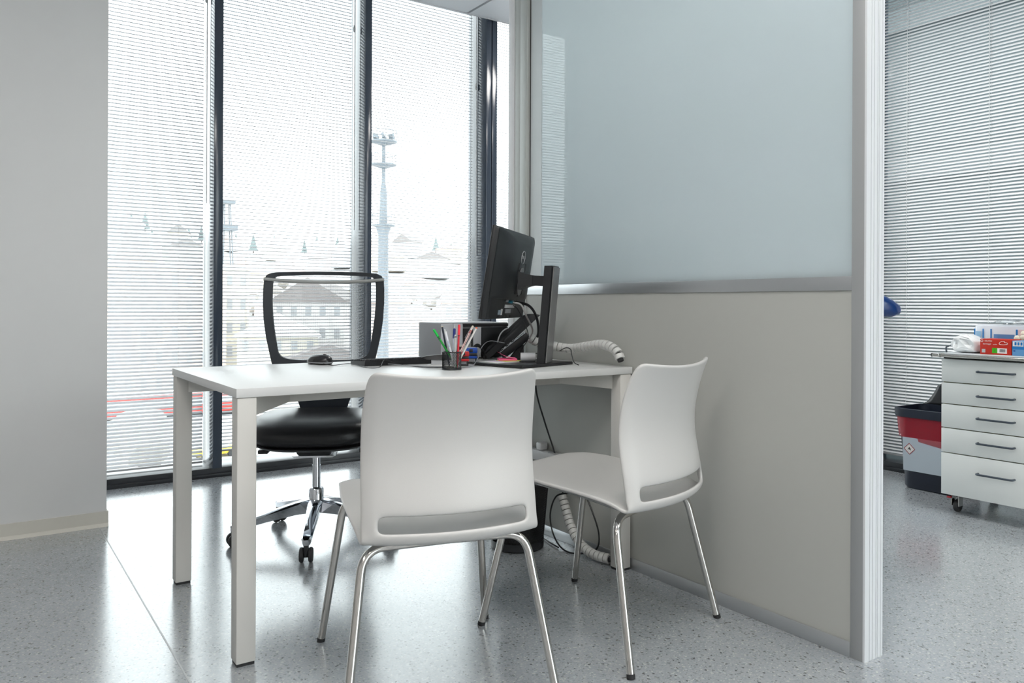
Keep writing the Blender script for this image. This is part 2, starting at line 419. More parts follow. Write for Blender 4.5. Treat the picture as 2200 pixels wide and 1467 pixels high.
# ------------------------------------------------------------------ ceiling: added fill panels, warm downlights
M_FILL = mat('fill_diffuser', (1.0, 0.97, 0.93), 0.5, emit=FILL_PANEL)
M_SPOTL = mat('warm_lamp', (1.0, 0.62, 0.34), 0.5, emit=LAMP_SPOT)
FILL_LAMPS = [(-2.2, -2.0), (-0.25, -2.0), (1.7, -1.0), (3.6, -2.0), (-2.2, 0.4), (-0.25, 0.4), (1.0, 0.9), (3.4, 0.4), (3.4, 2.2), (3.4, 3.7)]
for i, (x, y) in enumerate(FILL_LAMPS):
    t = thing('ceiling_fill_light', 'square white ceiling luminaire added out of view for fill light', 'lamp', (x, y, ZC), 0, 'added square fill luminaires')
    b = MB()
    for s in (-1, 1):
        b.box(s * .30 - .012, s * .30 + .012, -.312, .312, -.012, 0); b.box(-.312, .312, s * .30 - .012, s * .30 + .012, -.012, 0)
    b.build('frame', M_WHITE, t)
    MB().box(-.29, .29, -.29, .29, -.008, -.002).build('diffuser', M_FILL, t)
for (x, y) in ((0.9, 0.7), (-0.5, -0.6)):
    t = thing('downlight', 'round warm recessed downlight above the photo edge', 'lamp', (x, y, ZC), 0, 'round warm downlights')
    MB().lathe([(.045, 0), (.062, -.004), (.060, -.009), (.043, -.006)], 24, cap=False).build('trim_ring', M_CHROME, t)
    MB().lathe([(.042, -.003), (.042, -.006)], 20).build('bulb_face', M_SPOTL, t)

# ================================================================== DESK
DX, DY, DL, DD, DH = 0.584, 2.135, 1.416, 0.80, 0.74
desk = thing('desk', 'white rectangular office desk pushed against the glazed partition', 'desk', (DX, DY, 0))
MB().box(0, DL, 0, DD, DH - .0245, DH, .0012).build('desk_top', M_DESK, desk)
lw = .052
for (x, y) in ((.003, .003), (.003, DD - lw - .003), (DL - lw - .003, .003), (DL - lw - .003, DD - lw - .003)):
    lg = MB().box(x, x + lw, y, y + lw, .008, DH - .025, .003).build('leg', M_DESKEDGE, desk)
    MB().box(x + .003, x + lw - .003, y + .003, y + lw - .003, 0, .009).build('foot_pad', M_BLACKM, lg)
for y in (.19, DD - .19 - .03):
    MB().box(.19, DL - .17, y, y + .03, DH - .068, DH - .025, .001).build('rail', M_DESKEDGE, desk)
for (x, y, ex, ey) in ((.05, .05, .205, .205), (.05, DD - .05, .205, DD - .205), (DL - .05, .05, DL - .185, .205), (DL - .05, DD - .05, DL - .185, DD - .205)):
    d = Vector((ex - x, ey - y, 0)); L = d.length; a = math.degrees(math.atan2(d.y, d.x))
    b = MB(); b.prism([(0, DH - .080), (L, DH - .066), (L, DH - .025), (0, DH - .025)], -.013, .013,
                      Matrix.Translation((x, y, 0)) @ Matrix.Rotation(R(a), 4, 'Z') @ Matrix.Rotation(R(90), 4, 'X'))
    b.build('brace', M_DESKEDGE, desk)
for x in (.19, DL - .20):
    MB().box(x, x + .03, .22, DD - .22, DH - .066, DH - .026).build('cross_rail', M_DESKEDGE, desk)

# ================================================================== VISITOR CHAIRS
def chair_shell():
    # y, z, half width, sideways bulge (centre pushed back), centre dip
    prof = [(.262, .432, .190, .0, .0), (.268, .446, .196, .0, .0), (.255, .458, .202, .0, .002), (.22, .461, .207, 0, .004), (.15, .459, .214, 0, .007), (.08, .455, .218, 0, .010),
            (.0, .450, .221, .0, .012), (-.08, .444, .222, .004, .012), (-.14, .437, .221, .012, .012), (-.18, .428, .219, .024, .010), (-.205, .417, .217, .036, .008), (-.221, .413, .215, .044, .004), (-.229, .422, .214, .047, .0),
            (-.231, .438, .213, .048, 0), (-.229, .455, .2125, .048, 0), (-.226, .475, .212, .048, 0), (-.220, .51, .2115, .047, 0), (-.212, .55, .211, .046, 0), (-.206, .59, .2105, .045, 0), (-.205, .63, .210, .044, 0),
            (-.209, .67, .210, .043, 0), (-.217, .71, .2095, .042, 0), (-.228, .75, .209, .041, 0), (-.241, .785, .208, .040, 0), (-.249, .803, .207, .039, 0), (-.254, .815, .206, .038, 0)]
    us = [-1, -.96, -.9, -.84, -.7, -.5, -.25, 0, .25, .5, .7, .84, .9, .96, 1]
    bm = bmesh.new(); grid = []
    nv = len(prof)
    for j, (y, z, hw, bul, dip) in enumerate(prof):
        row = []
        for u in us:
            a = abs(u); zz = z - dip * (1 - u * u); yy = y - bul * (1 - u * u)
            x = hw * u * 1.022
            if j <= 4:      # rounded front corners of the seat
                k = max(0, (a - .7) / .3); yy -= .045 * k ** 2.2
            if j >= nv - 4: # rounded top corners
                k = max(0, (a - .88) / .12); zz -= .018 * k ** 2.5 * ((j - (nv - 5)) / 4); zz -= .017 * (1 - u * u) * ((j - (nv - 5)) / 4)
                x = (1 if u > 0 else -1) * (abs(x) - .008 * k ** 2 * ((j - (nv - 5)) / 4))
            if j >= 13:     # edges of the back sweep forward
                k = max(0, (a - .8) / .2); yy += .012 * k ** 2
            row.append(bm.verts.new((x, yy, zz)))
        grid.append(row)
    for j in range(nv - 1):
        for i in range(len(us) - 1):
            if 13 <= j <= 14 and 3 <= i <= len(us) - 5: continue       # slot under the back
            bm.faces.new((grid[j][i], grid[j][i + 1], grid[j + 1][i + 1], grid[j + 1][i]))
    bmesh.ops.recalc_face_normals(bm, faces=bm.faces)
    for f in bm.faces: f.smooth = True
    me = bpy.data.meshes.new('shell'); bm.to_mesh(me); bm.free(); me.materials.append(M_PLASTIC)
    return me
def make_visitor_chair(label, loc, rz):
    t = thing('visitor_chair', label, 'chair', loc, rz, 'white visitor chairs')
    sh = link('seat_shell', chair_shell(), t)
    md = sh.modifiers.new('thick', 'SOLIDIFY'); md.thickness = .011; md.offset = 0
    md = sh.modifiers.new('sub', 'SUBSURF'); md.levels = 2; md.render_levels = 2
    for sx in (-1, 1):
        for (yt, yf, xt, xf, zt) in ((.17, .262, .195, .247, .425), (-.17, -.262, .205, .259, .388)):
            pts = fillet([(0, yt, zt), (sx * xt, yt + (yf - yt) * .1, zt), (sx * xf, yf, .006)], .055, 10)
            lg = MB().tube(pts, .0108, 16).build('leg', M_CHROME, t)
            d = (Vector(pts[-1]) - Vector(pts[-2])).normalized()
            MB().tube([Vector(pts[-1]) - d * .006, Vector(pts[-1]) + d * .006], .0113, 14).build('foot_cap', M_BLACKM, lg)
    for sx in (-1, 1):
        MB().tube([(sx * .12, .17, .427), (sx * .13, 0, .418), (sx * .12, -.17, .39)], .009, 10).build('under_bar', M_CHROME, t)
    return t
chA = make_visitor_chair('white plastic visitor chair in front, its back squarely to the viewer', (1.012, 1.862, 0), -14)
chB = copy_tree(chA)
chB.location = (1.59, 1.8375, 0); chB.rotation_euler = (0, 0, R(16.5))
chB['label'] = 'white plastic visitor chair nearest the partition, turned sideways with its seat showing'

# ================================================================== OFFICE CHAIR
oc = thing('office_chair', 'black office chair with mesh back and polished star base behind the desk', 'chair', (1.19, 3.16, 0), 152)
def outline(half):   # (z, half width) pairs from the bottom up -> closed loop in x,z
    pts = [(-w, z) for z, w in half] + [(w, z) for z, w in half[::-1]]
    return pts
s_ = .002075
oz = lambda y: .9666 + (652 - y) * s_
outer_h = [(.60, .165), (.66, .195), (.703, .222), (.760, .235), (.825, .249), (.90, .259), (.97, .263), (1.03, .263), (1.075, .260), (1.092, .250), (1.102, .228), (1.106, .17), (1.109, .09), (1.110, .03)]
inner_h = [(.715, .03), (.716, .09), (.720, .15), (.731, .183), (.752, .199), (.80, .207), (.85, .215), (.91, .222), (.97, .226), (1.03, .226), (1.066, .225), (1.084, .215), (1.089, .185), (1.092, .12), (1.094, .05)]
def resample(loop, n):
    P = [Vector((p[0], 0, p[1])) for p in loop]; P.append(P[0]); L = [0]
    for a, b in zip(P, P[1:]): L.append(L[-1] + (b - a).length)
    out = []
    for k in range(n):
        d = L[-1] * k / n; i = max(j for j in range(len(L)) if L[j] <= d + 1e-9); i = min(i, len(P) - 2)
        t = (d - L[i]) / max(1e-9, L[i + 1] - L[i]); out.append(P[i].lerp(P[i + 1], t))
    return out
def by_angle(loop, n, c):
    """points of a loop at n equal angles about c"""
    P = [(p[0] - c[0], p[1] - c[1]) for p in loop]; out = []
    for k in range(n):
        a = 2 * math.pi * k / n; d = (math.cos(a), math.sin(a)); best = None
        for i in range(len(P)):
            (x1, y1), (x2, y2) = P[i], P[(i + 1) % len(P)]
            ex, ey = x2 - x1, y2 - y1; den = d[0] * ey - d[1] * ex
            if abs(den) < 1e-12: continue
            t = (x1 * ey - y1 * ex) / den; u = (x1 * d[1] - y1 * d[0]) / den
            if t > 0 and -1e-9 <= u <= 1 + 1e-9 and (best is None or t > best): best = t
        out.append((c[0] + d[0] * best, c[1] + d[1] * best))
    return out
def yback(x, z):     # curvature of the back rest
    return -.235 - .02 * (1 - (x / .26) ** 2) - .10 * max(0, (z - .85)) ** 1.4 * 1.6 + .05 * max(0, .85 - z)
N = 96; c0 = (0, .90)
lo, li = by_angle(outline(outer_h), N, c0), by_angle(outline(inner_h), N, c0)
loops = []
for (lp, off) in ((lo, .014), (li, .012), (li, -.012), (lo, -.014)):
    loops.append([(x, yback(x, z) + off, z) for x, z in lp])
b = MB(); bm = b.bm; rr = [[bm.verts.new(p) for p in L] for L in loops]
for a, c in zip(rr, rr[1:] + rr[:1]):
    for i in range(N): bm.faces.new((a[i], a[(i + 1) % N], c[(i + 1) % N], c[i]))
bmesh.ops.recalc_face_normals(bm, faces=bm.faces)
back = b.build('back_frame', M_CHFRAME, oc, 50)
b = MB(); b.tube([(x, yback(x, 1.078) + .017, 1.074 - .012 * (1 - (x / .262) ** 2)) for x in [i / 12 * .262 for i in range(-12, 13)]], .0075, 8)
b.build('strap', M_STRAP, back)
# woven mesh as real threads
def span(loop, axis, v):
    hits = []
    for i in range(len(loop)):
        p, q = loop[i], loop[(i + 1) % len(loop)]
        if (p[axis] - v) * (q[axis] - v) < 0:
            t = (v - p[axis]) / (q[axis] - p[axis]); hits.append(p[1 - axis] + (q[1 - axis] - p[1 - axis]) * t)
    return (min(hits), max(hits)) if len(hits) >= 2 else None
b = MB(); tw = .00038
def ribbon(b, pts, w, horiz):
    vs = []
    for p in pts:
        o1 = Vector((0, 0, w)) if horiz else Vector((w, 0, 0))
        vs.append((b.bm.verts.new(Vector(p) + o1), b.bm.verts.new(Vector(p) + Vector((0, .0008, 0))), b.bm.verts.new(Vector(p) - o1), b.bm.verts.new(Vector(p) - Vector((0, .0008, 0)))))
    for a, c in zip(vs, vs[1:]):
        for k in range(4): b.bm.faces.new((a[k], a[(k + 1) % 4], c[(k + 1) % 4], c[k]))
x = -.222
while x < .2225:
    sp = span(li, 0, x)
    if sp:
        z1 = min(sp[1], 1.066); n = 10
        ribbon(b, [(x, yback(x, sp[0] + (z1 - sp[0]) * k / n), sp[0] + (z1 - sp[0]) * k / n) for k in range(n + 1)], tw, False)
    x += .0042
z = .716
while z < 1.064:
    sp = span(li, 1, z)
    if sp:
        n = 10; ribbon(b, [(sp[0] + (sp[1] - sp[0]) * k / n, yback(sp[0] + (sp[1] - sp[0]) * k / n, z), z) for k in range(n + 1)], tw, True)
    z += .0042
mesh_o = b.build('mesh_fabric', mat('dark_thread', (0.09, 0.095, 0.10), 0.6), oc); mesh_o['kind'] = 'stuff'
# spine joining back and seat
MB().loft([[(x * w, yy + dy, zz) for x, dy in ((-1, -.014), (1, -.014), (1, .014), (-1, .014))] for (w, yy, zz) in ((.06, -.10, .385), (.07, -.20, .39), (.085, -.255, .45), (.11, -.25, .53), (.15, -.235, .62))]).build('back_support', M_CHFRAME, oc)
# seat
def sup(rx, ry, z, n=48, e=3.2, cy=0):
    out = []
    for k in range(n):
        a = 2 * math.pi * k / n; c, s = math.cos(a), math.sin(a)
        out.append((rx * math.copysign(abs(c) ** (2 / e), c), cy + ry * math.copysign(abs(s) ** (2 / e), s), z))
    return out
def dome(L, amt):
    return [(x, y, z - amt * (max(0, y) / .25) ** 2 * .02) for x, y, z in L]
b = MB(); b.loft([dome(sup(rx, ry, z, cy=.02), 1) for rx, ry, z in ((.215, .205, .425), (.238, .228, .432), (.252, .240, .455), (.252, .240, .478), (.240, .230, .500), (.21, .20, .514), (.15, .145, .520), (.05, .05, .521))])
b.build('seat_cushion', M_LEATHER, oc, 70)
MB().loft([dome(sup(rx, ry, z, cy=.02), 1) for rx, ry, z in ((.17, .16, .400), (.225, .215, .412), (.240, .230, .4245), (.236, .226, .4252))]).build('seat_pan', M_BLACKM, oc, 50)
MB().box(-.07, .07, -.12, .10, .352, .402, .018, 3).build('tilt_mechanism', M_BLACK, oc)
MB().loft([[(x * w, y * .10 - .01, z) for x, y in ((-1, -1), (1, -1), (1, 1), (-1, 1))] for w, z in ((.075, .346), (.088, .353))]).build('mechanism_cover', M_POLISH, oc)
for sx in (-1, 1):
    MB().tube([(sx * .06, .03, .378), (sx * .20, .05, .385)], .006, 8).box(sx * .20 - .02, sx * .20 + .02, .025, .085, .362, .378, .004).build('lever', M_BLACK, oc)
MB().lathe([(.016, .29), (.016, .35)], 24).build('gas_lift', M_POLISH, oc)
b = MB(); b.lathe([(.030, .135), (.030, .20), (.026, .207), (.017, .21), (.017, .30)], 28); b.build('lift_sleeve', M_POLISH, oc)
# five star base
for k in range(5):
    ang = 27 + 72 * k - 152
    Mk = Matrix.Rotation(R(ang), 4, 'Z')
    secs = []
    for d, w, zt, h in ((.0, .030, .158, .050), (.035, .030, .160, .052), (.09, .026, .150, .045), (.20, .022, .122, .034), (.30, .020, .098, .028), (.325, .018, .092, .026), (.338, .012, .086, .02)):
        secs.append([(d, -w, zt - .006), (d, -w * .7, zt), (d, w * .7, zt), (d, w, zt - .006), (d, w * .8, zt - h), (d, -w * .8, zt - h)])
    arm = MB().loft(secs, M=Mk).build('base_arm', M_POLISH, oc, 40)
    ca = MB(); cx = .322
    sw = R(rnd.choice([-20, 15, 30, 5, -35]) if k != 3 else 0)
    Mc = Mk @ Matrix.Translation((cx, 0, 0)) @ Matrix.Rotation(sw, 4, 'Z')
    MB().box(-.012, .012, -.009, .009, .02, .07, .003, M=Mc).lathe([(.009, .05), (.009, .08)], 12, M=Mc).build('caster_fork', M_BLACK, arm)
    for sy in (-1, 1):
        Mw = Mc @ Matrix.Translation((0, sy * .017, .028)) @ Matrix.Rotation(R(90), 4, 'X')
        MB().lathe([(.010, -.0075), (.024, -.0075), (.0275, -.004), (.0275, .004), (.024, .0075), (.010, .0075)], 24, M=Mw).build('caster_wheel', M_RUBBER, arm)

# ================================================================== MONITOR
mon = thing('monitor', 'black computer monitor on a height-adjustable stand seen from behind', 'monitor', (0, 0, 0))
MC = Vector((1.667, 2.462, 1.078)); uu = Vector((.771, .637, 0)).normalized(); nn = Vector((-.637, .771, 0)).normalized()
tl = R(9.0)
nb = (-nn * math.cos(tl) + Vector((0, 0, -1)) * math.sin(tl)).normalized()     # out of the back, looks slightly down
vv = nb.cross(uu); vv = vv if vv.z > 0 else -vv
def MM(off=0, u0=0, v0=0): return axesM(uu, vv, uu.cross(vv), MC + nb * off + uu * u0 + vv * v0)
sgn = 1 if uu.cross(vv).dot(nb) > 0 else -1
hw, hh = .247, .165
MB().box(-hw, hw, -hh, hh, -.007, .007, .003, M=MM(0)).build('front_bezel', M_BLACK, mon)
MB().box(-hw + .008, hw - .008, -hh + .012, hh - .008, -sgn * .0085 - .0005, -sgn * .0085 + .0005, M=MM(0)).build('screen', mat('dark_screen', (.01, .012, .016), .15), mon)
def rl(w0, w1, h0, h1, r, d, n=6):
    out = []
    for cx, cy, a0 in ((w1 - r, h1 - r, 0), (w0 + r, h1 - r, 90), (w0 + r, h0 + r, 180), (w1 - r, h0 + r, 270)):
        for k in range(n):
            a = R(a0 + 90 * k / (n - 1)); out.append((cx + r * math.cos(a), cy + r * math.sin(a), sgn * d))
    return out
LB = -.088      # top of the recessed port strip
MB().loft([rl(-hw + .001, hw - .001, -hh + .001, hh - .001, .006, .006), rl(-hw + .004, hw - .004, -hh + .002, hh - .004, .008, .018), rl(-hw + .02, hw - .02, -hh + .004, hh - .012, .012, .024)], M=MM(0)).build('back_plate', M_MON, mon, 30)
bs = MB().loft([rl(-hw + .006, hw - .006, LB, hh - .005, .010, .020), rl(-hw + .05, hw - .05, LB, hh - .015, .02, .036), rl(-hw + .10, hw - .10, LB, hh - .030, .03, .047), rl(-hw + .14, hw - .14, LB, hh - .050, .03, .052)], M=MM(0)).build('back_housing', M_MON, mon, 40)
M_MARK = mat('logo_grey', (.50, .50, .51), .3, .4)
# maker's emblem on the housing
ring = [(.024 * math.cos(a), .024 * math.sin(a), 0) for a in [2 * math.pi * k / 40 for k in range(40)]]
lg = MB().tube(ring, .0012, 6, closed=True, M=MM(sgn * sgn * .0525, 0, .072)).build('logo_ring', M_MARK, mon)
flip = Matrix.Identity(4) if sgn > 0 else Matrix.Rotation(math.pi, 4, 'Y')
tx = link('logo_lettering', text_mesh('DELL', .0165, M_MARK), mon); tx.matrix_local = MM(.0528, 0, .072) @ flip
# mount plate, arm and stand
MB().box(-.045, .045, -.055, .062, -.0015, .0015, .004, M=MM(.0525, 0, -.012)).build('mount_plate', M_BLACK, mon)
el = [(.034 * math.cos(2 * math.pi * k / 32), .052 * math.sin(2 * math.pi * k / 32) - .018) for k in range(32)]
MB().prism(el, -.003, .003, MM(.055, 0, 0)).build('mount_disc', M_MONB, mon)
AC = MC + nb * .055 - vv * .012
ndir = -nn
hinge = AC + nb * .012
MB().loft([[tuple(hinge + uu * (a * w) + Vector((0, 0, 1)) * (c * h) + ndir * d) for a, c in ((-1, -1), (1, -1), (1, 1), (-1, 1))] for w, h, d in ((.042, .034, -.012), (.034, .022, .02), (.030, .019, .04))]).build('tilt_hinge', M_BLACK, mon)
col_c = Vector((hinge.x, hinge.y, 0)) + ndir * .100
arm_end = Vector((col_c.x, col_c.y, hinge.z - .004))
MB().loft([[tuple(p + uu * (a * .026) + Vector((0, 0, 1)) * (c * .0185)) for a, c in ((-1, -1), (1, -1), (1, 1), (-1, 1))] for p in (hinge + ndir * .03, arm_end)]).build('arm', M_BLACK, mon)
lean = ndir * .026
def col_sec(z, k):
    base = col_c + lean * k; w, d = .052, .017
    return [tuple(Vector((base.x, base.y, z)) + uu * a * w + ndir * c * d) for a, c in ((-1, -1), (1, -1), (1, .6), (.7, 1), (-.7, 1), (-1, .6))]
ztop = 1.108
MB().loft([col_sec(.752, -.75), col_sec(ztop, .35)]).build('stand_column', M_BLACK, mon, 20)
b = MB(); 
def cs2(z, k, off):
    base = col_c + lean * k; return [tuple(Vector((base.x, base.y, z)) + uu * a * .046 + ndir * (.017 + o)) for a, o in ((-1, -.002), (1, -.002), (1, .0022), (-1, .0022))]
b.loft([cs2(.753, -.75, 0), cs2(ztop - .004, .35, 0)]); b.build('column_cover', M_MONB, mon)
bc = col_c - lean * .75
Mb = Matrix.Translation((1.716, 2.425, 0)) @ Matrix.Rotation(R(14), 4, 'Z')
MB().box(-.148, .148, -.122, .122, .741, .752, .003, M=Mb).build('stand_base', M_BLACK, mon)
# port strip: sockets, stickers
def onback(u, v, d): return MC + uu * u + vv * v + nb * d
for (u0, u1, v0, v1, m, nm) in ((-.045, .075, -.100, -.092, M_LGREY, 'port_block'), (-.05, .07, -.122, -.110, M_WHITE, 'sticker'), (-.035, .03, -.142, -.126, M_GREY, 'sticker'),
                                (.033, .062, -.142, -.126, mat('sticker_dark', (.10, .10, .105), .5), 'sticker'), (-.125, -.098, -.146, -.130, mat('sticker_blue_grey', (.30, .36, .42), .4), 'sticker'), (-.093, -.080, -.148, -.126, M_WHITE, 'usb_stick')):
    MB().box(u0, u1, v0, v1, -.002, .002, M=MM(.0255)).build(nm, m, mon)
for k, u in enumerate((-.12, -.108, -.05, -.01, .03, .042)):
    MB().box(u - .003, u + .003, -.156, -.151, -.001, .001, M=MM(.0245)).build('vent', M_BLACKM, mon)
MB().box(-.004, .004, -.075, -.055, -.001, .001, M=MM(.0525)).build('lock_slot', M_BLACKM, mon)

# cables off the monitor
def cable(name, label, pts, r, m, cat='cable', n=8, grp=None):
    o = MB().tube(spline(pts, n), r, 8).build(name, m); tag(o, label, cat, grp); return o
M_GCABLE = mat('grey_cable', (.42, .42, .41), .5)
p0 = onback(-.01, -.098, .03)
cable('video_cable', 'grey video cable hanging from the teal plug on the monitor back', [p0 + nb * .012, p0 + nb * .04 + uu * .015 + Vector((0, 0, -.006)), p0 + nb * .055 + uu * .035 + Vector((0, 0, -.045)), (1.795, 2.475, .87), (1.80, 2.50, .838), (1.822, 2.528, .836)], .0035, M_GCABLE)
MB().box(-.012, .012, -.005, .005, -.01, .012, .001, M=axesM(uu, vv, uu.cross(vv), p0)).build('plug', mat('teal_plug', (.02, .16, .22), .4), mon)
p1 = onback(.045, -.098, .03)
cable('power_cable', 'thick black power cable curving out of the monitor back', [p1, p1 + nb * .05 + uu * .03 + Vector((0, 0, -.006)), p1 + nb * .075 + uu * .055 + Vector((0, 0, -.045)), (1.842, 2.50, .86), (1.848, 2.525, .825)], .0052, M_BLACK)
cable('thin_cable', 'thin black cable hanging loose between monitor back and phone', [onback(.05, -.112, .028), onback(.06, -.13, .05), (1.765, 2.46, .85), (1.76, 2.49, .80), (1.78, 2.53, .775), (1.83, 2.50, .775), (1.86, 2.47, .783)], .0016, M_BLACK)

# ================================================================== ON THE DESK
DT = DH + .0003
# computer ---------------------------------------------------------
M_SILV = mat('silver_front', (.68, .70, .74), .4)
pc = thing('desktop_computer', 'grey and black desktop computer lying flat under the monitor', 'computer', (1.573, 2.80, DT))
MB().box(0, .328, 0, .19, .003, .150, .004).build('case', M_GREY, pc)
MB().box(0, .055, -.008, .001, .006, .146, .003).build('front_panel', M_SILV, pc)
MB().box(.057, .10, -.008, .001, .006, .146, .003).build('front_panel', M_SILV, pc)
gr = MB().box(.103, .150, -.004, .001, .012, .126, .001).build('grille', M_BLACKM, pc)
for k in range(12):
    MB().box(-.0008, .0008, -.0015, .0005, -.026, .026, M=rotM(0, 35, 0, (.1265, -.004, .030 + k * .0072))).build('grille_bar', M_LGREY, gr)
MB().box(.152, .190, -.008, .001, .006, .132, .003).build('front_panel', M_SILV, pc)
MB().box(.192, .326, -.007, .001, .006, .130, .003).build('drive_bay', M_BLACK, pc)
MB().box(.10, .326, -.007, .001, .134, .146, .002).build('top_trim', M_BLACKM, pc)
for x in (.03, .29):
    for y in (.03, .16): MB().lathe([(.01, 0), (.01, .004)], 12, rotM(loc=(x, y, 0))).build('rubber_foot', M_RUBBER, pc)

# keyboard ---------------------------------------------------------
kb = thing('keyboard', 'black wired keyboard lying behind the pen cup', 'keyboard', (1.18, 2.655, DT), 0)
b = MB(); b.prism([(.004, 0), (0, .014), (-.002, .020), (.128, .012), (.130, .004), (.126, 0)], 0, .43, axesM((0, 1, 0), (0, 0, 1), (1, 0, 0), (0, 0, 0)))
b.build('case', M_BLACK, kb)
kme = MB().box(-.008, .008, -.0078, .0078, 0, .006, .0015, 1).mesh('key', M_BLACKM)
sl = math.atan2(-.008, .13)
for r_ in range(6):
    for k in range(22):
        if r_ == 5 and 4 < k < 9: continue
        o = link('key', kme, kb); yv = .012 + r_ * .0195
        o.location = (.013 + k * .0192, yv, .0193 - .0615 * (yv)); o.rotation_euler = (sl, 0, 0)
o = MB().box(-.045, .045, -.0078, .0078, 0, .006, .0015, 1).build('space_bar', M_BLACKM, kb); o.location = (.137, .1095, .0126)

# mouse ------------------------------------------------------------
ms = thing('mouse', 'black glossy wired mouse at the back edge of the desk', 'mouse', (1.082, 2.842, DT), 20)
def mloop(w, l, z, cy=0): return sup(w, l, z, 28, 2.5, cy)
MB().loft([mloop(.029, .052, .001), mloop(.032, .056, .008), mloop(.032, .055, .016), mloop(.029, .048, .026, -.002), mloop(.022, .035, .0335, -.004), mloop(.010, .016, .0375, -.006)]).build('body', mat('mouse_shell', (.02, .02, .022), .25), ms, 70)
MB().lathe([(.004, -.0035), (.0095, -.0035), (.0095, .0035), (.004, .0035)], 16, rotM(0, 90, 0, (0, -.024, .0295))).build('scroll_wheel', M_RUBBER, ms)
MB().box(-.0006, .0006, -.048, -.012, .022, .0305, M=None).build('button_gap', M_GREY, ms)
MB().loft([mloop(.0325, .0565, .006), mloop(.0328, .0568, .0095)]).build('side_band', M_GREY, ms)
cable('mouse_cable', 'thin black mouse cable looping across the desk in front of the keyboard', [(1.075, 2.79, DT + .006), (1.10, 2.752, DT + .0015), (1.155, 2.735, DT + .006), (1.16, 2.63, DT + .0015), (1.165, 2.56, DT + .0015), (1.215, 2.60, DT + .0017), (1.255, 2.645, DT + .021), (1.30, 2.60, DT + .004), (1.345, 2.475, DT + .0015), (1.40, 2.47, DT + .0015)], .0013, M_BLACK)
cable('keyboard_cable', 'thin grey-black cable running from the keyboard past the cup to the phone', [(1.27, 2.652, DT + .006), (1.32, 2.545, DT + .0035), (1.42, 2.462, DT + .0017), (1.48, 2.42, DT + .004), (1.56, 2.50, DT + .02), (1.66, 2.63, DT + .055), (1.73, 2.68, DT + .078), (1.79, 2.66, DT + .07)], .0016, M_GREY)

# pen cup and pens -------------------------------------------------
CUP = Vector((1.378, 2.375, DT)); CR, CH = .0325, .061
cup = thing('pen_cup', 'small black wire-mesh pen cup full of pens', 'cup', CUP)
b = MB(); nvw = 56
for k in range(nvw):
    a = 2 * math.pi * k / nvw
    for s in (-1, 1):
        b.tube([(CR * math.cos(a + s * t * .62), CR * math.sin(a + s * t * .62), .002 + (CH - .004) * t) for t in (0, .25, .5, .75, 1)], .00052, 3, cap=False)
mw = b.build('wire_mesh', M_BLACK, cup); mw['kind'] = 'stuff'
for z, r_ in ((.0025, .0022), (CH, .0021)):
    MB().tube([(CR * math.cos(2 * math.pi * k / 32), CR * math.sin(2 * math.pi * k / 32), z) for k in range(32)], r_, 8, closed=True).build('rim', M_BLACK, cup)
MB().lathe([(CR, 0.0003), (CR, .0015)], 32).build('base_plate', M_BLACK, cup)
def pen(name, label, foot, top, r, col, cap=None, capcol=None, tipcol=None, bands=(), clip=None, rough=.35, knob=None, txt=None):
    a = CUP + Vector(foot); z = CUP + Vector(top); d = (z - a).normalized(); L = (z - a).length
    rt = d.to_track_quat('Z', 'Y').to_matrix().to_4x4()
    t = thing(name, label, 'pen', (0, 0, 0)); t.matrix_world = Matrix.Translation(a) @ rt
    t.empty_display_size = .02
    cl = cap if cap else 0
    m = mat('pen_' + '_'.join(str(int(c)) for c in col), col, rough)
    MB().lathe([(.0008, 0), (r * .7, .012), (r, .02), (r, L - cl - .001), (r * .92, L - cl)], 14).build('barrel', m, t)
    if cap:
        mc = mat('pen_' + '_'.join(str(int(c)) for c in capcol), capcol, rough)
        MB().lathe([(r * 1.05, L - cl), (r * 1.18, L - cl + .002), (r * 1.15, L - .004), (r * .9, L - .0005), (r * .3, L)], 14).build('cap', mc, t)
    for (h, bc) in bands:
        MB().lathe([(r * 1.02, L - h), (r * 1.1, L - h + .0006), (r * 1.1, L - h + .0022), (r * 1.02, L - h + .0028)], 14, cap=False).build('band', mat('pen_' + '_'.join(str(int(c)) for c in bc), bc, .4), t)
    if clip:
        MB().tube(spline([(r, 0, L - .004), (r + .004, 0, L - .012), (r + .003, 0, L - clip)], 5), .0012, 6).build('clip', mat('pen_clip_dark', (.015, .015, .02), .3), t)
    if knob:
        MB().lathe([(r * .45, L - .001), (r * .45, L + knob), (r * .3, L + knob + .001)], 10).build('push_button', mat('pen_knob', knob_col, .3, knob_m), t)
    if txt:
        o = link('lettering', text_mesh(txt[0], .006, mat('pen_print', (30, 120, 170), .4), .0001), t)
        dv = rt.to_3x3().inverted() @ (Vector((0, 0, EYE)) - (a + d * (L * .72))).normalized(); ang = math.atan2(dv.y, dv.x)
        o.matrix_local = Matrix.Rotation(ang, 4, 'Z') @ Matrix.Translation((r + .0002, 0, L * .66)) @ Matrix.Rotation(R(90), 4, 'Y')
    return t
rx, ry = Vector((.8245, -.5658, 0)), Vector((.5658, .8245, 0))     # screen right / away
def q(a, b_, z): v = rx * a + ry * b_; return (v.x, v.y, z)
knob_col, knob_m = (.7, .7, .7), .8
pen('green_pen', 'green felt pen leaning left in the pen cup', q(.020, .004, .006), q(-.064, .006, .139), .0037, (10, 150, 50), .030, (0, 190, 70), bands=((.034, (15, 40, 25)), (.040, (15, 40, 25))))
pen('dark_pencil', 'dark navy pencil standing at the left in the pen cup', q(-.008, .022, .006), q(-.036, .024, .150), .0034, (22, 30, 48), .004, (225, 215, 195))
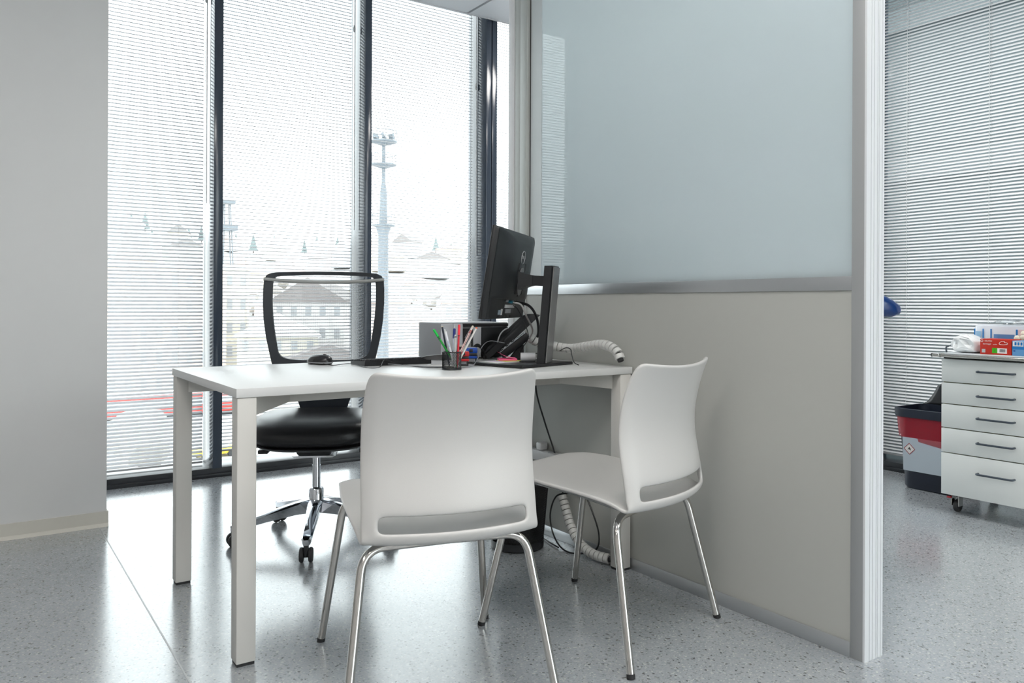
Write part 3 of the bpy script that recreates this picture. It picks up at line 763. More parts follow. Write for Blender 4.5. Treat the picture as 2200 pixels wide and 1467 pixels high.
pen('white_pen', 'white ballpoint pen with light blue lettering in the pen cup', q(.012, -.008, .006), q(-.022, -.004, .132), .0042, (225, 226, 232), knob=.006, txt=('WISCREF',), bands=((.006, (240, 240, 242)),))
pen('blue_pen', 'clear and dark blue clip pen in the middle of the pen cup', q(.004, .014, .006), q(.008, .016, .142), .0042, (205, 208, 225), .035, (35, 50, 130), clip=.03, knob=.006)
pen('silver_pen', 'short silver grey pen with ring on top in the pen cup', q(.012, -.016, .006), q(.013, -.014, .116), .0048, (180, 184, 186), bands=((.004, (60, 60, 62)),), knob=.004)
pen('red_pen', 'bright red felt pen standing tallest in the pen cup', q(.020, -.004, .006), q(.026, -.006, .156), .0037, (215, 50, 65), .036, (255, 60, 75), bands=((.040, (60, 20, 40)),))
st = pen('striped_pencil', 'white pencil with red stripes leaning right in the pen cup', q(.004, 0, .006), q(.074, -.006, .152), .0034, (228, 220, 215), .006, (225, 215, 195), bands=((.024, (170, 25, 35)), (.020, (170, 25, 35)), (.028, (170, 25, 35))))
for a in (0, 90, 180, 270):
    L = .16; o = MB().box(.0030, .0037, -.0007, .0007, .02, .135, M=Matrix.Rotation(R(a + 20), 4, 'Z')).build('stripe', mat('pen_stripe', (165, 30, 38), .4), st)
pen('white_pencil', 'plain white pencil with orange end leaning right in the pen cup', q(.012, .012, .006), q(.086, .012, .146), .0034, (232, 230, 226), .004, (235, 80, 20))
M_CLIPC = mat('paper_clip_wire', (.6, .58, .52), .25, 1.0)
for k in range(7):
    t = Vector(q(rnd.uniform(-.014, .012), rnd.uniform(-.018, .012), .0025 + .0012 * k)); a = rnd.random() * 3
    P = [t + Vector((math.cos(a) * x - math.sin(a) * y, math.sin(a) * x + math.cos(a) * y, z)) for x, y, z in ((-.010, -.003, 0), (.010, -.003, 0.003), (.012, 0, .003), (.010, .003, .003), (-.008, .003, 0), (-.010, 0, 0), (.006, -.001, .003))]
    o = MB().tube([CUP + p for p in P], .0005, 4).build('paper_clip', M_CLIPC)
    tag(o, 'small metal paper clip lying inside the pen cup', 'paper clip', 'paper clips in the pen cup')

# self-inking stamps ----------------------------------------------
def stamp(label, loc, rz, cname, col, s=1.0):
    t = thing('self_inking_stamp', label, 'stamp', loc, rz, 'self-inking stamps')
    m = mat('stamp_' + cname, col, .35)
    MB().box(-.021 * s, .021 * s, -.014 * s, .014 * s, 0, .006 * s, .001).box(-.021 * s, -.017 * s, -.014 * s, .014 * s, .004 * s, .022 * s).box(.017 * s, .021 * s, -.014 * s, .014 * s, .004 * s, .022 * s).build('foot_frame', M_BLACK, t)
    MB().box(-.013 * s, .013 * s, -.010 * s, .010 * s, .008 * s, .022 * s).build('ink_pad', mat('stamp_clear', (.25, .25, .27), .2), t)
    MB().box(-.024 * s, .024 * s, -.016 * s, .016 * s, .020 * s, .030 * s, .002).build('lower_band', m, t)
    MB().box(-.023 * s, .023 * s, -.015 * s, .015 * s, .030 * s, .041 * s, .002).build('middle_body', M_BLACK, t)
    MB().box(-.025 * s, .025 * s, -.017 * s, .017 * s, .040 * s, .062 * s, .005).build('grip', m, t)
    MB().box(-.007 * s, .007 * s, -.0185 * s, -.0165 * s, .045 * s, .057 * s, .001).build('badge', M_BLACK, t)
    MB().box(-.018 * s, .018 * s, -.012 * s, .012 * s, .0615 * s, .0635 * s, .0008).build('top_label', M_LGREY, t)
    return t
stamp('red and black self-inking stamp right of the pen cup', (1.500, 2.500, DT), -28, 'red', (185, 20, 30), .86)
stamp('blue and black self-inking stamp beside the red one', (1.585, 2.585, DT), -30, 'blue', (15, 75, 175), .98)
t = stamp('pale grey and black stamp half hidden behind the red one', (1.600, 2.695, DT), -20, 'pale', (205, 200, 190), 1.05)
# stapler left of the cup
t = thing('stapler', 'black and white stapler half hidden behind the pen cup', 'stapler', (1.415, 2.505, DT), -30)
MB().box(-.055, .06, -.017, .017, 0, .008, .003).build('base', M_WHITE, t)
MB().box(-.04, .055, -.012, .012, .008, .026, .002).build('magazine', M_LGREY, t)
MB().loft([[(x, y * w, z + dz) for y, dz in ((-1, 0), (1, 0), (.7, h), (-.7, h))] for x, w, z, h in ((-.068, .008, .030, .006), (-.055, .016, .026, .014), (0, .017, .026, .018), (.055, .015, .024, .014))]).build('top_arm', M_BLACK, t, 50)

# phone ------------------------------------------------------------
pdx = Vector((.8245, -.5658, 0))
ph = thing('desk_phone', 'black desk phone with curved handset and silver keys beside the stand', 'phone', (1.836, 2.668, DT), -34.5); ph.scale = (.88, .88, .88)
tlt = 38; Mp = Matrix.Translation((-.062, 0, .034)) @ Matrix.Rotation(R(-tlt), 4, 'Y')
MB().box(0, .155, -.085, .085, -.034, 0, .006, M=Mp).build('body', M_BLACK, ph)
MB().box(.003, .152, -.082, .02, 0, .0025, .001, M=Mp).build('face_plate', mat('phone_silver', (.45, .47, .50), .3, .3), ph)
MB().prism([(-.02, 0), (.05, 0), (.05, .07), (.03, .07)], -.06, .06, Matrix.Rotation(R(90), 4, 'X')).build('foot', M_BLACKM, ph)
for r_ in range(5):
    for k in range(4):
        MB().box(.014 + r_ * .016, .025 + r_ * .016, -.074 + k * .020, -.058 + k * .020, .002, .0065, .0015, 1, M=Mp).build('phone_key', M_WHITE if (r_ + k) % 2 else M_BLACKM, ph)
MB().box(.105, .145, -.074, .010, .002, .004, .001, M=Mp).build('display', mat('phone_display', (.25, .30, .30), .15), ph)
hs = []
for k in range(17):
    t_ = k / 16; x = -.002 + .160 * t_; z = .010 + .050 * math.sin(math.pi * t_) ** .9
    w = .0155 + (.0085 if (t_ < .2 or t_ > .8) else 0)
    hs.append([tuple(Mp @ Vector((x + dz * .1, .052 + dy * w, z + dz * .0095))) for dy, dz in ((-1, -1), (1, -1), (1.0, .4), (.6, 1), (-.6, 1), (-1.0, .4))])
MB().loft(hs).build('handset', M_BLACK, ph, 50)
hs2 = []
for k in range(13):
    t_ = .03 + .62 * k / 12; x = -.002 + .160 * t_; z = .010 + .050 * math.sin(math.pi * t_) ** .9
    hs2.append(Mp @ Vector((x, .052 - .017, z + .008)))
MB().tube(hs2, .0035, 6).build('handset_trim', M_LGREY, ph)
coil = []
for k in range(260):
    t_ = k / 259; a = t_ * 2 * math.pi * 26
    c = Vector((1.665, 2.735, DT + .009)).lerp(Vector((1.755, 2.745, DT + .009)), t_) + Vector((0, 0, .05 * math.sin(math.pi * t_)))
    coil.append(c + Vector((0, math.cos(a), math.sin(a))) * .006)
tag(MB().tube(coil, .0015, 5).build('coiled_cord', M_BLACK), 'black coiled phone cord arching in front of the computer', 'cord')

# papers, notes and tube on the monitor base ------------------------
zb = .7525
for k, (lab, m, c, sx, sy, rz) in enumerate((('white sheet of paper lowest on the monitor base', M_PAPER, (1.625, 2.45), .11, .10, 8), ('lilac note sheet on the white paper by the stand', mat('lilac_paper', (.66, .58, .70), .7), (1.645, 2.452), .085, .08, 20),
        ('pale yellow note sheet sticking out beside the pink notes', mat('yellow_paper', (.72, .68, .12), .7), (1.665, 2.445), .075, .06, 5))):
    o = MB().box(-sx / 2, sx / 2, -sy / 2, sy / 2, 0, .0016, M=rotM(0, 0, rz, (c[0], c[1], zb + .0017 * k))).build('paper_sheet', m)
    tag(o, lab, 'paper', 'papers on the monitor base')
Mn = rotM(0, 0, -28, (1.668, 2.462, zb + .0055))
b = MB().box(-.034, .034, -.034, .034, 0, .006, M=Mn)
b.loft([[(x, y, .0062 + z + dz) for y, dz in ((-.034, 0), (.034, 0), (.034, .0007), (-.034, .0007))] for x, z in ((.034, 0), (.02, .001), (.004, .004), (-.012, .010), (-.026, .018), (-.032, .022))], M=Mn)
o = b.build('sticky_notes', mat('pink_paper', (.80, .10, .25), .7))
tag(o, 'bright pink sticky note pad curling up below the phone', 'sticky notes')
tM = axesM(ry, (0, 0, 1), rx, (1.700, 2.418, zb + .0175))
tb = thing('paper_roll', 'thick white roll lying beside the monitor column', 'roll', (0, 0, 0))
MB().lathe([(.0165, 0), (.0165, .055)], 28, tM).build('rolled_sheet', M_LGREY, tb)
MB().lathe([(.0155, -.0006), (.0155, .0002)], 24, tM).build('end_face', mat('roll_end', (.62, .60, .55), .6), tb)

# cable spines ------------------------------------------------------
def spine(name, label, pts, r, step, n=10):
    P = [Vector(p) for p in spline(pts, 14)]; t = thing(name, label, 'cable tidy', (0, 0, 0))
    MB().tube(P, r * .62, 8).build('cable_core', M_BLACKM, t)
    L = [0]
    for a, b_ in zip(P, P[1:]): L.append(L[-1] + (b_ - a).length)
    def at(d):
        i = max(j for j in range(len(L)) if L[j] <= d + 1e-9); i = min(i, len(P) - 2)
        return P[i].lerp(P[i + 1], (d - L[i]) / max(1e-9, L[i + 1] - L[i]))
    me = MB().lathe([(r * .70, -step * .42), (r * .97, -step * .415), (r, -step * .3), (r, step * .3), (r * .97, step * .415), (r * .70, step * .42)], 14).mesh('vertebra', M_SPINE)
    d = step / 2
    while d < L[-1] - step / 2:
        a, b_ = at(d - step * .4), at(d + step * .4)
        o = link('vertebra', me, t); dv = (b_ - a).normalized()
        o.matrix_local = Matrix.Translation((a + b_) / 2) @ dv.to_track_quat('Z', 'Y').to_matrix().to_4x4()
        d += step
    return t
spine('cable_spine', 'white jointed cable spine arching along the desk against the partition',
      [(1.822, 2.535, .838), (1.862, 2.512, .812), (1.905, 2.475, .802), (1.938, 2.42, .795), (1.948, 2.34, .806), (1.950, 2.255, .818), (1.950, 2.20, .812), (1.950, 2.16, .792), (1.950, 2.142, .762)], .0185, .0205)
spine('cable_spine', 'white jointed cable spine curving down to the floor under the desk',
      [(1.968, 2.505, .20), (1.962, 2.47, .145), (1.955, 2.435, .098), (1.95, 2.385, .055), (1.948, 2.33, .032), (1.950, 2.27, .024), (1.966, 2.205, .024)], .0185, .0205)

# cables under the desk --------------------------------------------
cable('hanging_cable', 'long black cable hanging down under the desk along the partition', [(1.90, 2.60, .70), (1.93, 2.63, .60), (1.965, 2.62, .48), (1.985, 2.58, .36), (1.99, 2.56, .28), (1.985, 2.52, .20)], .0035, M_BLACK)
cable('looped_cable', 'black cable loop lying on the floor beside the waste bin', [(1.985, 2.53, .24), (1.99, 2.40, .235), (1.985, 2.47, .215), (1.97, 2.545, .19), (1.95, 2.56, .12), (1.94, 2.53, .05), (1.93, 2.46, .008), (1.935, 2.38, .006), (1.975, 2.31, .03), (1.985, 2.30, .09), (1.985, 2.34, .17), (1.99, 2.40, .24)], .0033, M_BLACK)
cable('floor_cable', 'black cable lying on the floor behind the waste bin', [(1.97, 2.78, .005), (1.97, 2.70, .005), (1.955, 2.62, .005), (1.94, 2.55, .005), (1.93, 2.48, .005)], .0033, M_BLACK)
ps = thing('power_strip', 'white power strip with plugs on the partition below the desk', 'power strip', (XP - .0455, 2.55, .315))
MB().box(0, .045, 0, .30, 0, .042, .004).build('housing', M_WHITE, ps)
for k in range(4):
    MB().lathe([(.018, -.002), (.018, .001)], 20, rotM(0, 0, 0, (.0225, .045 + k * .07, .043))).build('socket', M_LGREY, ps)
for k in (1, 3):
    MB().box(.004, .041, .027 + k * .07, .063 + k * .07, .044, .075, .006).build('plug', M_WHITE, ps)
cable('black_usb_cable', 'thin black cable looping down onto the desk beside the stand base', [(1.905, 2.445, .786), (1.90, 2.40, .80), (1.90, 2.37, .795), (1.885, 2.345, .775), (1.86, 2.30, .752), (1.862, 2.275, .743)], .0018, M_BLACK)

# waste bin under the desk -----------------------------------------
wbn = thing('waste_bin', 'black wire-mesh waste bin under the desk', 'bin', (1.815, 2.60, 0))
b = MB(); nb_ = 110
for k in range(nb_):
    a = 2 * math.pi * k / nb_
    for s in (-1, 1):
        b.tube([((.104 + .022 * t) * math.cos(a + s * t * .75), (.104 + .022 * t) * math.sin(a + s * t * .75), .03 + .25 * t) for t in (0, .17, .33, .5, .67, .83, 1)], .00085, 3, cap=False)
o = b.build('wire_mesh', M_BLACK, wbn); o['kind'] = 'stuff'
MB().lathe([(.100, .001), (.106, .006), (.107, .034), (.104, .034), (.101, .008), (.02, .006)], 40).build('base', M_BLACK, wbn)
MB().tube([(.127 * math.cos(2 * math.pi * k / 40), .127 * math.sin(2 * math.pi * k / 40), .281) for k in range(40)], .0045, 8, closed=True).build('rim', M_BLACK, wbn)
b = MB(); b.lathe([(.02, .012), (.098, .012), (.118, .26), (.112, .262), (.094, .02), (.02, .02)], 32)
b.build('bin_liner', mat('dark_liner', (.02, .02, .018), .35), wbn)

# ================================================================== RIGHT-HAND ROOM
M_CAB = mat('cabinet_white', (.74, .765, .75), .45)
M_CABE = mat('cabinet_edge', (.20, .17, .06), .6)
M_HAND = mat('dark_handle', (.06, .075, .095), .35, .5)
CX0, CX1, CY0, CY1 = 3.78, 4.24, 1.452, 1.930
cab = thing('drawer_cabinet', 'white five-drawer cabinet on casters by the right blind', 'cabinet', (0, 0, 0))
MB().box(CX0 + .020, CX1, CY0, CY1, .085, .722, .001).build('carcass', M_CAB, cab)
MB().box(CX0 + .0185, CX0 + .0205, CY0 + .002, CY1 - .002, .087, .720).build('front_edging', M_CABE, cab)
MB().box(CX0 - .012, CX1 + .01, CY0 - .01, CY1 + .01, .7285, .748, .002).build('top_board', mat('cabinet_top', (.55, .58, .60), .3), cab)
MB().box(CX0 + .01, CX1, CY0 + .005, CY1 - .005, .7215, .7290).build('shadow_gap', M_BLACKM, cab)
ds = [.722, .611, .510, .398, .282, .085]
for k in range(5):
    d = MB().box(CX0, CX0 + .018, CY0, CY1, ds[k + 1] + .0022, ds[k] - .0022, .0012).build('drawer_front', M_CAB, cab)
    yc, zc = 1.688, ds[k] - .052 if k < 4 else ds[k] - .075
    P = fillet([(CX0, yc + .076, zc), (CX0 - .026, yc + .076, zc), (CX0 - .026, yc - .076, zc), (CX0, yc - .076, zc)], .012, 5)
    MB().tube(P, .0048, 10).build('handle', M_HAND, d)
rl_ = MB().tube([(CX0 - .032, CY1 + .026, .737), (CX0 - .032, CY0 - .02, .737)], .0075, 14).build('front_rail', M_CHROME, cab)
MB().tube([(CX0 - .032, CY1 + .026, .737), (CX0 - .032, CY1 + .030, .737)], .0088, 14).build('end_cap', M_BLACKM, rl_)
for y in (CY1 - .008, CY0 + .03): MB().box(CX0 - .040, CX0 - .008, y - .012, y + .004, .728, .746, .003).build('rail_bracket', M_CHROME, cab)
MB().tube(spline([(CX0 + .05, CY1 + .002, .748), (CX0 + .05, CY1 + .004, .772), (CX0 + .055, CY1 - .006, .778)], 5), .004, 8).build('hook', M_HAND, cab)
for (x, y) in ((CX0 + .055, CY1 - .045), (CX0 + .055, CY0 + .045), (CX1 - .05, CY1 - .045), (CX1 - .05, CY0 + .045)):
    c = MB().box(x - .028, x + .028, y - .028, y + .028, .080, .086).box(x - .016, x + .022, y - .018, y - .014, .03, .082).box(x - .016, x + .022, y + .014, y + .018, .03, .082).build('caster_bracket', M_CHROME, cab)
    MB().lathe([(.008, -.010), (.026, -.010), (.029, -.006), (.029, .006), (.026, .010), (.008, .010)], 24, rotM(90, 0, 0, (x + .01, y, .029))).build('caster_wheel', M_RUBBER, c)
    MB().box(x - .034, x - .016, y + .012, y + .030, .066, .074, .002).build('brake_tab', mat('red_brake', (.45, .02, .03), .4), c)

# boxes and bags on the cabinet -------------------------------------
CT = .7485
rb = thing('glove_box', 'red cardboard glove box with a green tab on the drawer cabinet', 'box', (3.825, 1.647, CT))
M_RED = mat('red_card', (190, 34, 8), .5)
MB().box(0, .10, 0, .132, 0, .070, .0012).build('carton', M_RED, rb)
Mf = axesM((0, -1, 0), (0, 0, 1), (-1, 0, 0), (-.0003, .132, 0))     # front face: x to the viewer's right
M_PRINT = mat('white_print', (.82, .78, .76), .5)
def label(parent, nm, x0, x1, z0, z1, m, M=Mf): return MB().box(x0, x1, z0, z1, 0, .0004, M=M).build(nm, m, parent)
label(rb, 'green_tab', .052, .074, .007, .030, mat('green_print', (60, 170, 10), .5)); label(rb, 'barcode_field', .074, .114, .007, .030, M_PRINT)
for k in range(11): 
    x = .084 + k * .0022; label(rb, 'barcode_bar', x, x + .0012, .012, .026, M_HAND, Mf @ Matrix.Translation((0, 0, .0003)))
def words(parent, txt, size, x, z, m, M=Mf):
    o = link('lettering', text_mesh(txt, size, m, .0001), parent); o.matrix_local = M @ Matrix.Translation((x, z, .0003)); return o
words(rb, 'KRUTEX', .0085, .036, .0605, M_PRINT); words(rb, 'dermagel', .0095, .030, .0475, M_PRINT); words(rb, 'comfort', .0055, .064, .0465, M_PRINT)
words(rb, '5', .012, .063, .0185, mat('green_dark_print', (20, 90, 5), .5))
MB().tube([(.008 + .005 * math.cos(2 * math.pi * k / 16), .0605 + .005 * math.sin(2 * math.pi * k / 16), .0004) for k in range(16)], .0008, 4, closed=True, M=Mf).build('logo_ring', M_PRINT, rb)
MB().tube(spline([(.084, .056, .0004), (.092, .060, .0004), (.104, .061, .0004), (.103, .057, .0004), (.114, .055, .0004), (.117, .050, .0004), (.108, .047, .0004), (.092, .046, .0004), (.082, .049, .0004), (.084, .056, .0004)], 4), .0008, 4, M=Mf).build('glove_drawing', M_PRINT, rb)
label(rb, 'white_square', .008, .023, .008, .024, mat('grey_print', (.45, .47, .48), .5))
bbx = thing('glove_box', 'light blue cardboard box right of the red glove box', 'box', (3.826, 1.512, CT))
MB().box(0, .10, 0, .132, 0, .066, .0012).build('carton', mat('light_blue_card', (95, 150, 200), .5), bbx)
Mg = axesM((0, -1, 0), (0, 0, 1), (-1, 0, 0), (-.0003, .132, 0))
label(bbx, 'blue_band', 0, .132, .028, .040, mat('blue_print', (20, 115, 185), .5), Mg); label(bbx, 'white_field', .003, .045, .042, .063, M_PRINT, Mg)
for k in range(3): label(bbx, 'blue_bar', .010 + k * .012, .018 + k * .012, .046, .060, MATS['blue_print'], Mg @ Matrix.Translation((0, 0, .0003)))
label(bbx, 'blue_mark', .005, .013, .018, .024, mat('navy_print', (25, 75, 150), .5), Mg)
M_BAG = mat('thin_white_film', (.80, .82, .83), .25, spec=.6)
bag = thing('tissue_pack', 'crumpled white plastic pack left of the red glove box', 'pack', (3.895, 1.856, CT))
tmp = bmesh.new(); bmesh.ops.create_icosphere(tmp, subdivisions=4, radius=1)
for v in tmp.verts:
    x, y, z = v.co; e = .55
    x, y, z = [math.copysign(abs(k) ** e, k) for k in (x, y, z)]
    j = .05 * math.sin(9 * x + 4 * z) + .06 * math.sin(7 * y - 5 * z + 1) + .04 * math.sin(15 * y + 9 * x)
    v.co = Vector((x * .060 * (1 + j), y * .068 * (1 + j * .8), max(-.98, z + .25 * j * z) * .038 + .0385 + .012 * max(0, z) * math.sin(3 * y + 1)))
MB().add(tmp).build('film', M_BAG, bag, 25)
pk = thing('dressing_pack', 'blue and white printed plastic pack at the back of the cabinet', 'pack', (4.022, 1.46, CT))
b = MB(); b.loft([sup(.055 * k, .212 * k2, z, 40, 5, .212) for k, k2, z in ((.9, .98, .001), (1, 1, .012), (1, 1, .105), (.92, .985, .125), (.6, .95, .132))]); b.build('film', mat('milky_film', (.70, .74, .80), .2, spec=.6), pk, 40)
Mk_ = axesM((0, -1, 0), (0, 0, 1), (-1, 0, 0), (-.0556, .424, 0))
for x0, x1 in ((.012, .018), (.05, .056), (.085, .091), (.195, .203)): label(pk, 'blue_stripe', x0, x1, .068, .112, MATS['blue_print'], Mk_)
label(pk, 'blue_field', .10, .19, .060, .088, mat('steel_blue_print', (95, 135, 185), .4), Mk_); label(pk, 'blue_field', .02, .045, .075, .10, mat('pale_blue_print', (150, 190, 220), .4), Mk_)
label(pk, 'pink_field', .205, .28, .075, .112, mat('pale_pink_print', (225, 200, 200), .4), Mk_)
cb = thing('clear_bag', 'clear crinkled plastic bag lying on top of the printed pack', 'bag', (3.975, 1.62, CT + .1325))
tmp = bmesh.new(); bmesh.ops.create_icosphere(tmp, subdivisions=4, radius=1)
for v in tmp.verts:
    x, y, z = v.co; j = .10 * math.sin(13 * x + 5 * z) + .12 * math.sin(11 * y - 7 * z + 2) + .1 * math.sin(23 * y + 9 * x)
    v.co = Vector((x * .045 * (1 + j * .4), y * .165 * (1 + j * .2), max(-.95, z * (1 + j)) * .014 + .0135))
MB().add(tmp).build('film', glass_mat('clear_film', (.93, .95, .96), 1.22, .12), cb, 20)
gl = thing('latex_glove', 'cream rubber glove bunched up behind the red box', 'glove', (3.975, 1.60, CT + .003))
b = MB()
for (x, y, z, r_) in ((0, .04, .028, .026), (.0, .075, .07, .014), (0, .02, .062, .018), (0, .05, .075, .013), (.0, .05, .093, .011), (0, .0, .05, .02), (0, -.01, .02, .019), (0, .08, .03, .03)): b.ico((x * .3 - .028, y, z), r_, 2, (.55, 1, 1), .18)
b.build('rubber', mat('cream_latex', (.78, .74, .60), .45), gl, 60)

# hazard waste bin ---------------------------------------------------
hb = thing('waste_container', 'dark navy lidded waste bin with red liner beside the drawer cabinet', 'bin', (0, 0, 0))
M_NAVY = mat('navy_plastic', (.012, .017, .032), .4)
HX, HY = 4.25, 2.165
def hl(wx, wy, z, n=40, e=6): return [(HX + p[0], HY + p[1], p[2]) for p in sup(wx, wy, z, n, e)]
MB().loft([hl(.122, .140, .001), hl(.130, .150, .012), hl(.133, .153, .10), hl(.148, .178, .38), hl(.150, .181, .386), hl(.142, .172, .386), hl(.125, .145, .05)], cap=True).build('body', M_NAVY, hb, 40)
MB().loft([hl(.158, .192, .378), hl(.160, .196, .384), hl(.162, .198, .422), hl(.150, .186, .424), hl(.149, .185, .384)], cap=False).build('rim', M_NAVY, hb, 40)
lid = []
for k in range(9):
    t_ = k / 8; a = R(80 * t_)
    lid.append([(HX + .155 - .0 * t_ + .02 * math.sin(a), HY + y * (1 - .40 * t_ ** .6), .42 + .128 * t_ - .02 * t_ * (abs(y) / .185) ** 4) for y in [-.185 + .37 * j / 12 for j in range(13)]])
b = MB(); rr = [[b.bm.verts.new(p) for p in L] for L in lid]
for a, c in zip(rr, rr[1:]):
    for i in range(12): b.bm.faces.new((a[i], a[i + 1], c[i + 1], c[i]))
lidm = b.build('lid', M_BLACK, hb); md = lidm.modifiers.new('thick', 'SOLIDIFY'); md.thickness = .006
M_LINER = mat('red_liner', (.50, .02, .04), .25, alpha=.62)
lin = []
for j, (z, k) in enumerate(((.380, 1.0), (.34, 1.004), (.30, 1.0), (.27, .995))):
    L = hl(.150 * k, .181 * k, z)
    s = (.386 - z) / .386
    L = [(HX + (p[0] - HX) * (1 - .26 * s * .55) * 1.02 + .002 * math.sin(9 * i), HY + (p[1] - HY) * (1 - .26 * s * .55) * 1.02 + .003 * math.sin(5 * i), z - (.045 * (HY + .15 - p[1]) / .3 if j == 3 else 0)) for i, p in enumerate(L)]
    lin.append(L)
MB().loft(lin, cap=False).build('liner', M_LINER, hb, 60)
Ms = axesM((0, -1, 0), (-.0536, 0, 1), (-1, 0, -.0536), (HX - .1305, HY + .150, 0))
lbl = MB().box(.016, .30, .095, .272, 0, .001, M=Ms).build('paper_label', mat('pale_blue_label', (.50, .56, .62), .5), hb)
Md = Ms @ Matrix.Translation((.052, .212, .0012)) @ Matrix.Rotation(R(45), 4, 'Z')
b = MB(); r_ = .0205
for s in (-1, 1): b.box(-r_, r_, s * r_ - .0016, s * r_ + .0016, 0, .0004, M=Md).box(s * r_ - .0016, s * r_ + .0016, -r_, r_, 0, .0004, M=Md)
b.build('hazard_diamond', mat('hazard_red', (.32, .02, .03), .5), lbl)
MB().box(-r_, r_, -r_, r_, -.0003, .0001, M=Md).build('diamond_field', M_PRINT, lbl)
Mi = Ms @ Matrix.Translation((.052, .212, .0016))
MB().prism([(-.010, -.009), (-.002, .008), (.003, .010), (.002, .003), (.010, .001), (.006, -.002), (.008, -.009), (.001, -.004), (-.004, -.002)], -.0002, .0002, Mi).build('hazard_symbol', M_BLACKM, lbl)
for k, (x, y, z, s) in enumerate(((HX + .02, HY - .085, .42, .085), (HX + .06, HY - .13, .45, .075))):
    tmp = bmesh.new(); bmesh.ops.create_icosphere(tmp, subdivisions=3, radius=1)
    for v in tmp.verts:
        j = .22 * math.sin(5 * v.co.x + 3 * v.co.z + k) + .2 * math.sin(6 * v.co.y - 4 * v.co.z)
        v.co = Vector((x + v.co.x * s * (1 + j) * .7, y + v.co.y * s * (1 + j), z + v.co.z * s * (1 + j) * 1.1))
    o = MB().add(tmp).build('crumpled_paper', mat('tissue', (.70, .71, .70), .7), None, 8)
    tag(o, ('crumpled white tissue in front inside the navy waste bin', 'crumpled white tissue sticking up highest in the navy waste bin')[k], 'tissue', 'crumpled tissues in the waste bin')

# blue padded rest on its stand, mostly hidden by the partition ------
br = thing('padded_rest', 'glossy dark blue padded arm rest poking out behind the partition post', 'arm rest', (2.855, 1.905, 0))
M_BLUE = mat('blue_vinyl', (.003, .035, .16), .22, spec=.6)
sec = []
dirv = Vector((.8245, -.5658, 0))
for d, w, h, z in ((-.17, .028, .024, 1.005), (-.15, .052, .044, 1.003), (-.05, .060, .050, .995), (.06, .060, .050, .985), (.12, .056, .047, .970), (.165, .044, .036, .958), (.195, .028, .022, .952), (.205, .012, .010, .951)):
    L = []
    for k in range(20):
        a = 2 * math.pi * k / 20; L.append(tuple(dirv * (d + .079) + Vector((.5658, .8245, 0)) * (w * math.copysign(abs(math.cos(a)) ** .8, math.cos(a))) + Vector((0, 0, z + h * math.copysign(abs(math.sin(a)) ** .8, math.sin(a))))))
    sec.append(L)
MB().loft(sec).build('pad', M_BLUE, br, 50)
MB().lathe([(.012, .03), (.012, .955)], 16).build('stand_pole', M_CHROME, br)
MB().lathe([(.085, 0), (.085, .012), (.04, .03), (.013, .034)], 32).build('stand_foot', M_BLACK, br)

# ================================================================== OUTSIDE
GZ = -14.0
def terrain(x, y):
    d = math.hypot(x, y); a = math.atan2(x, y)
    t = max(0, min(1, (d - 170) / 330)); t = t * t * (3 - 2 * t)
    return GZ + t * (GZ * -1 + 34 + 6 * math.sin(7 * a + 1) + 4 * math.sin(17 * a)) + (1.5 * math.sin(x * .05) * math.sin(y * .04) if d > 150 else 0)
M_SNOW = mat('snowy_ground', (.56, .55, .54), .9, noise=.3, nscale=.35)
bm = bmesh.new(); rings = []
for i, d in enumerate([7, 20, 45, 80, 120, 150, 180, 210, 240, 270, 300, 340, 380, 420, 460, 500, 560, 640]):
    rings.append([bm.verts.new((d * math.sin(R(a)), d * math.cos(R(a)), terrain(d * math.sin(R(a)), d * math.cos(R(a))) if d < 520 else terrain(500 * math.sin(R(a)), 500 * math.cos(R(a))) - (d - 500) * .4)) for a in range(0, 360, 3)])
for a, c in zip(rings, rings[1:]):
    for i in range(len(a)): bm.faces.new((a[i], a[(i + 1) % len(a)], c[(i + 1) % len(a)], c[i]))
bm.faces.new(rings[0])
bmesh.ops.recalc_face_normals(bm, faces=bm.faces)
for f in bm.faces: f.smooth = True
me = bpy.data.meshes.new('hillside'); bm.to_mesh(me); bm.free(); me.materials.append(M_SNOW)
hill = link('hillside', me); hill['kind'] = 'structure'

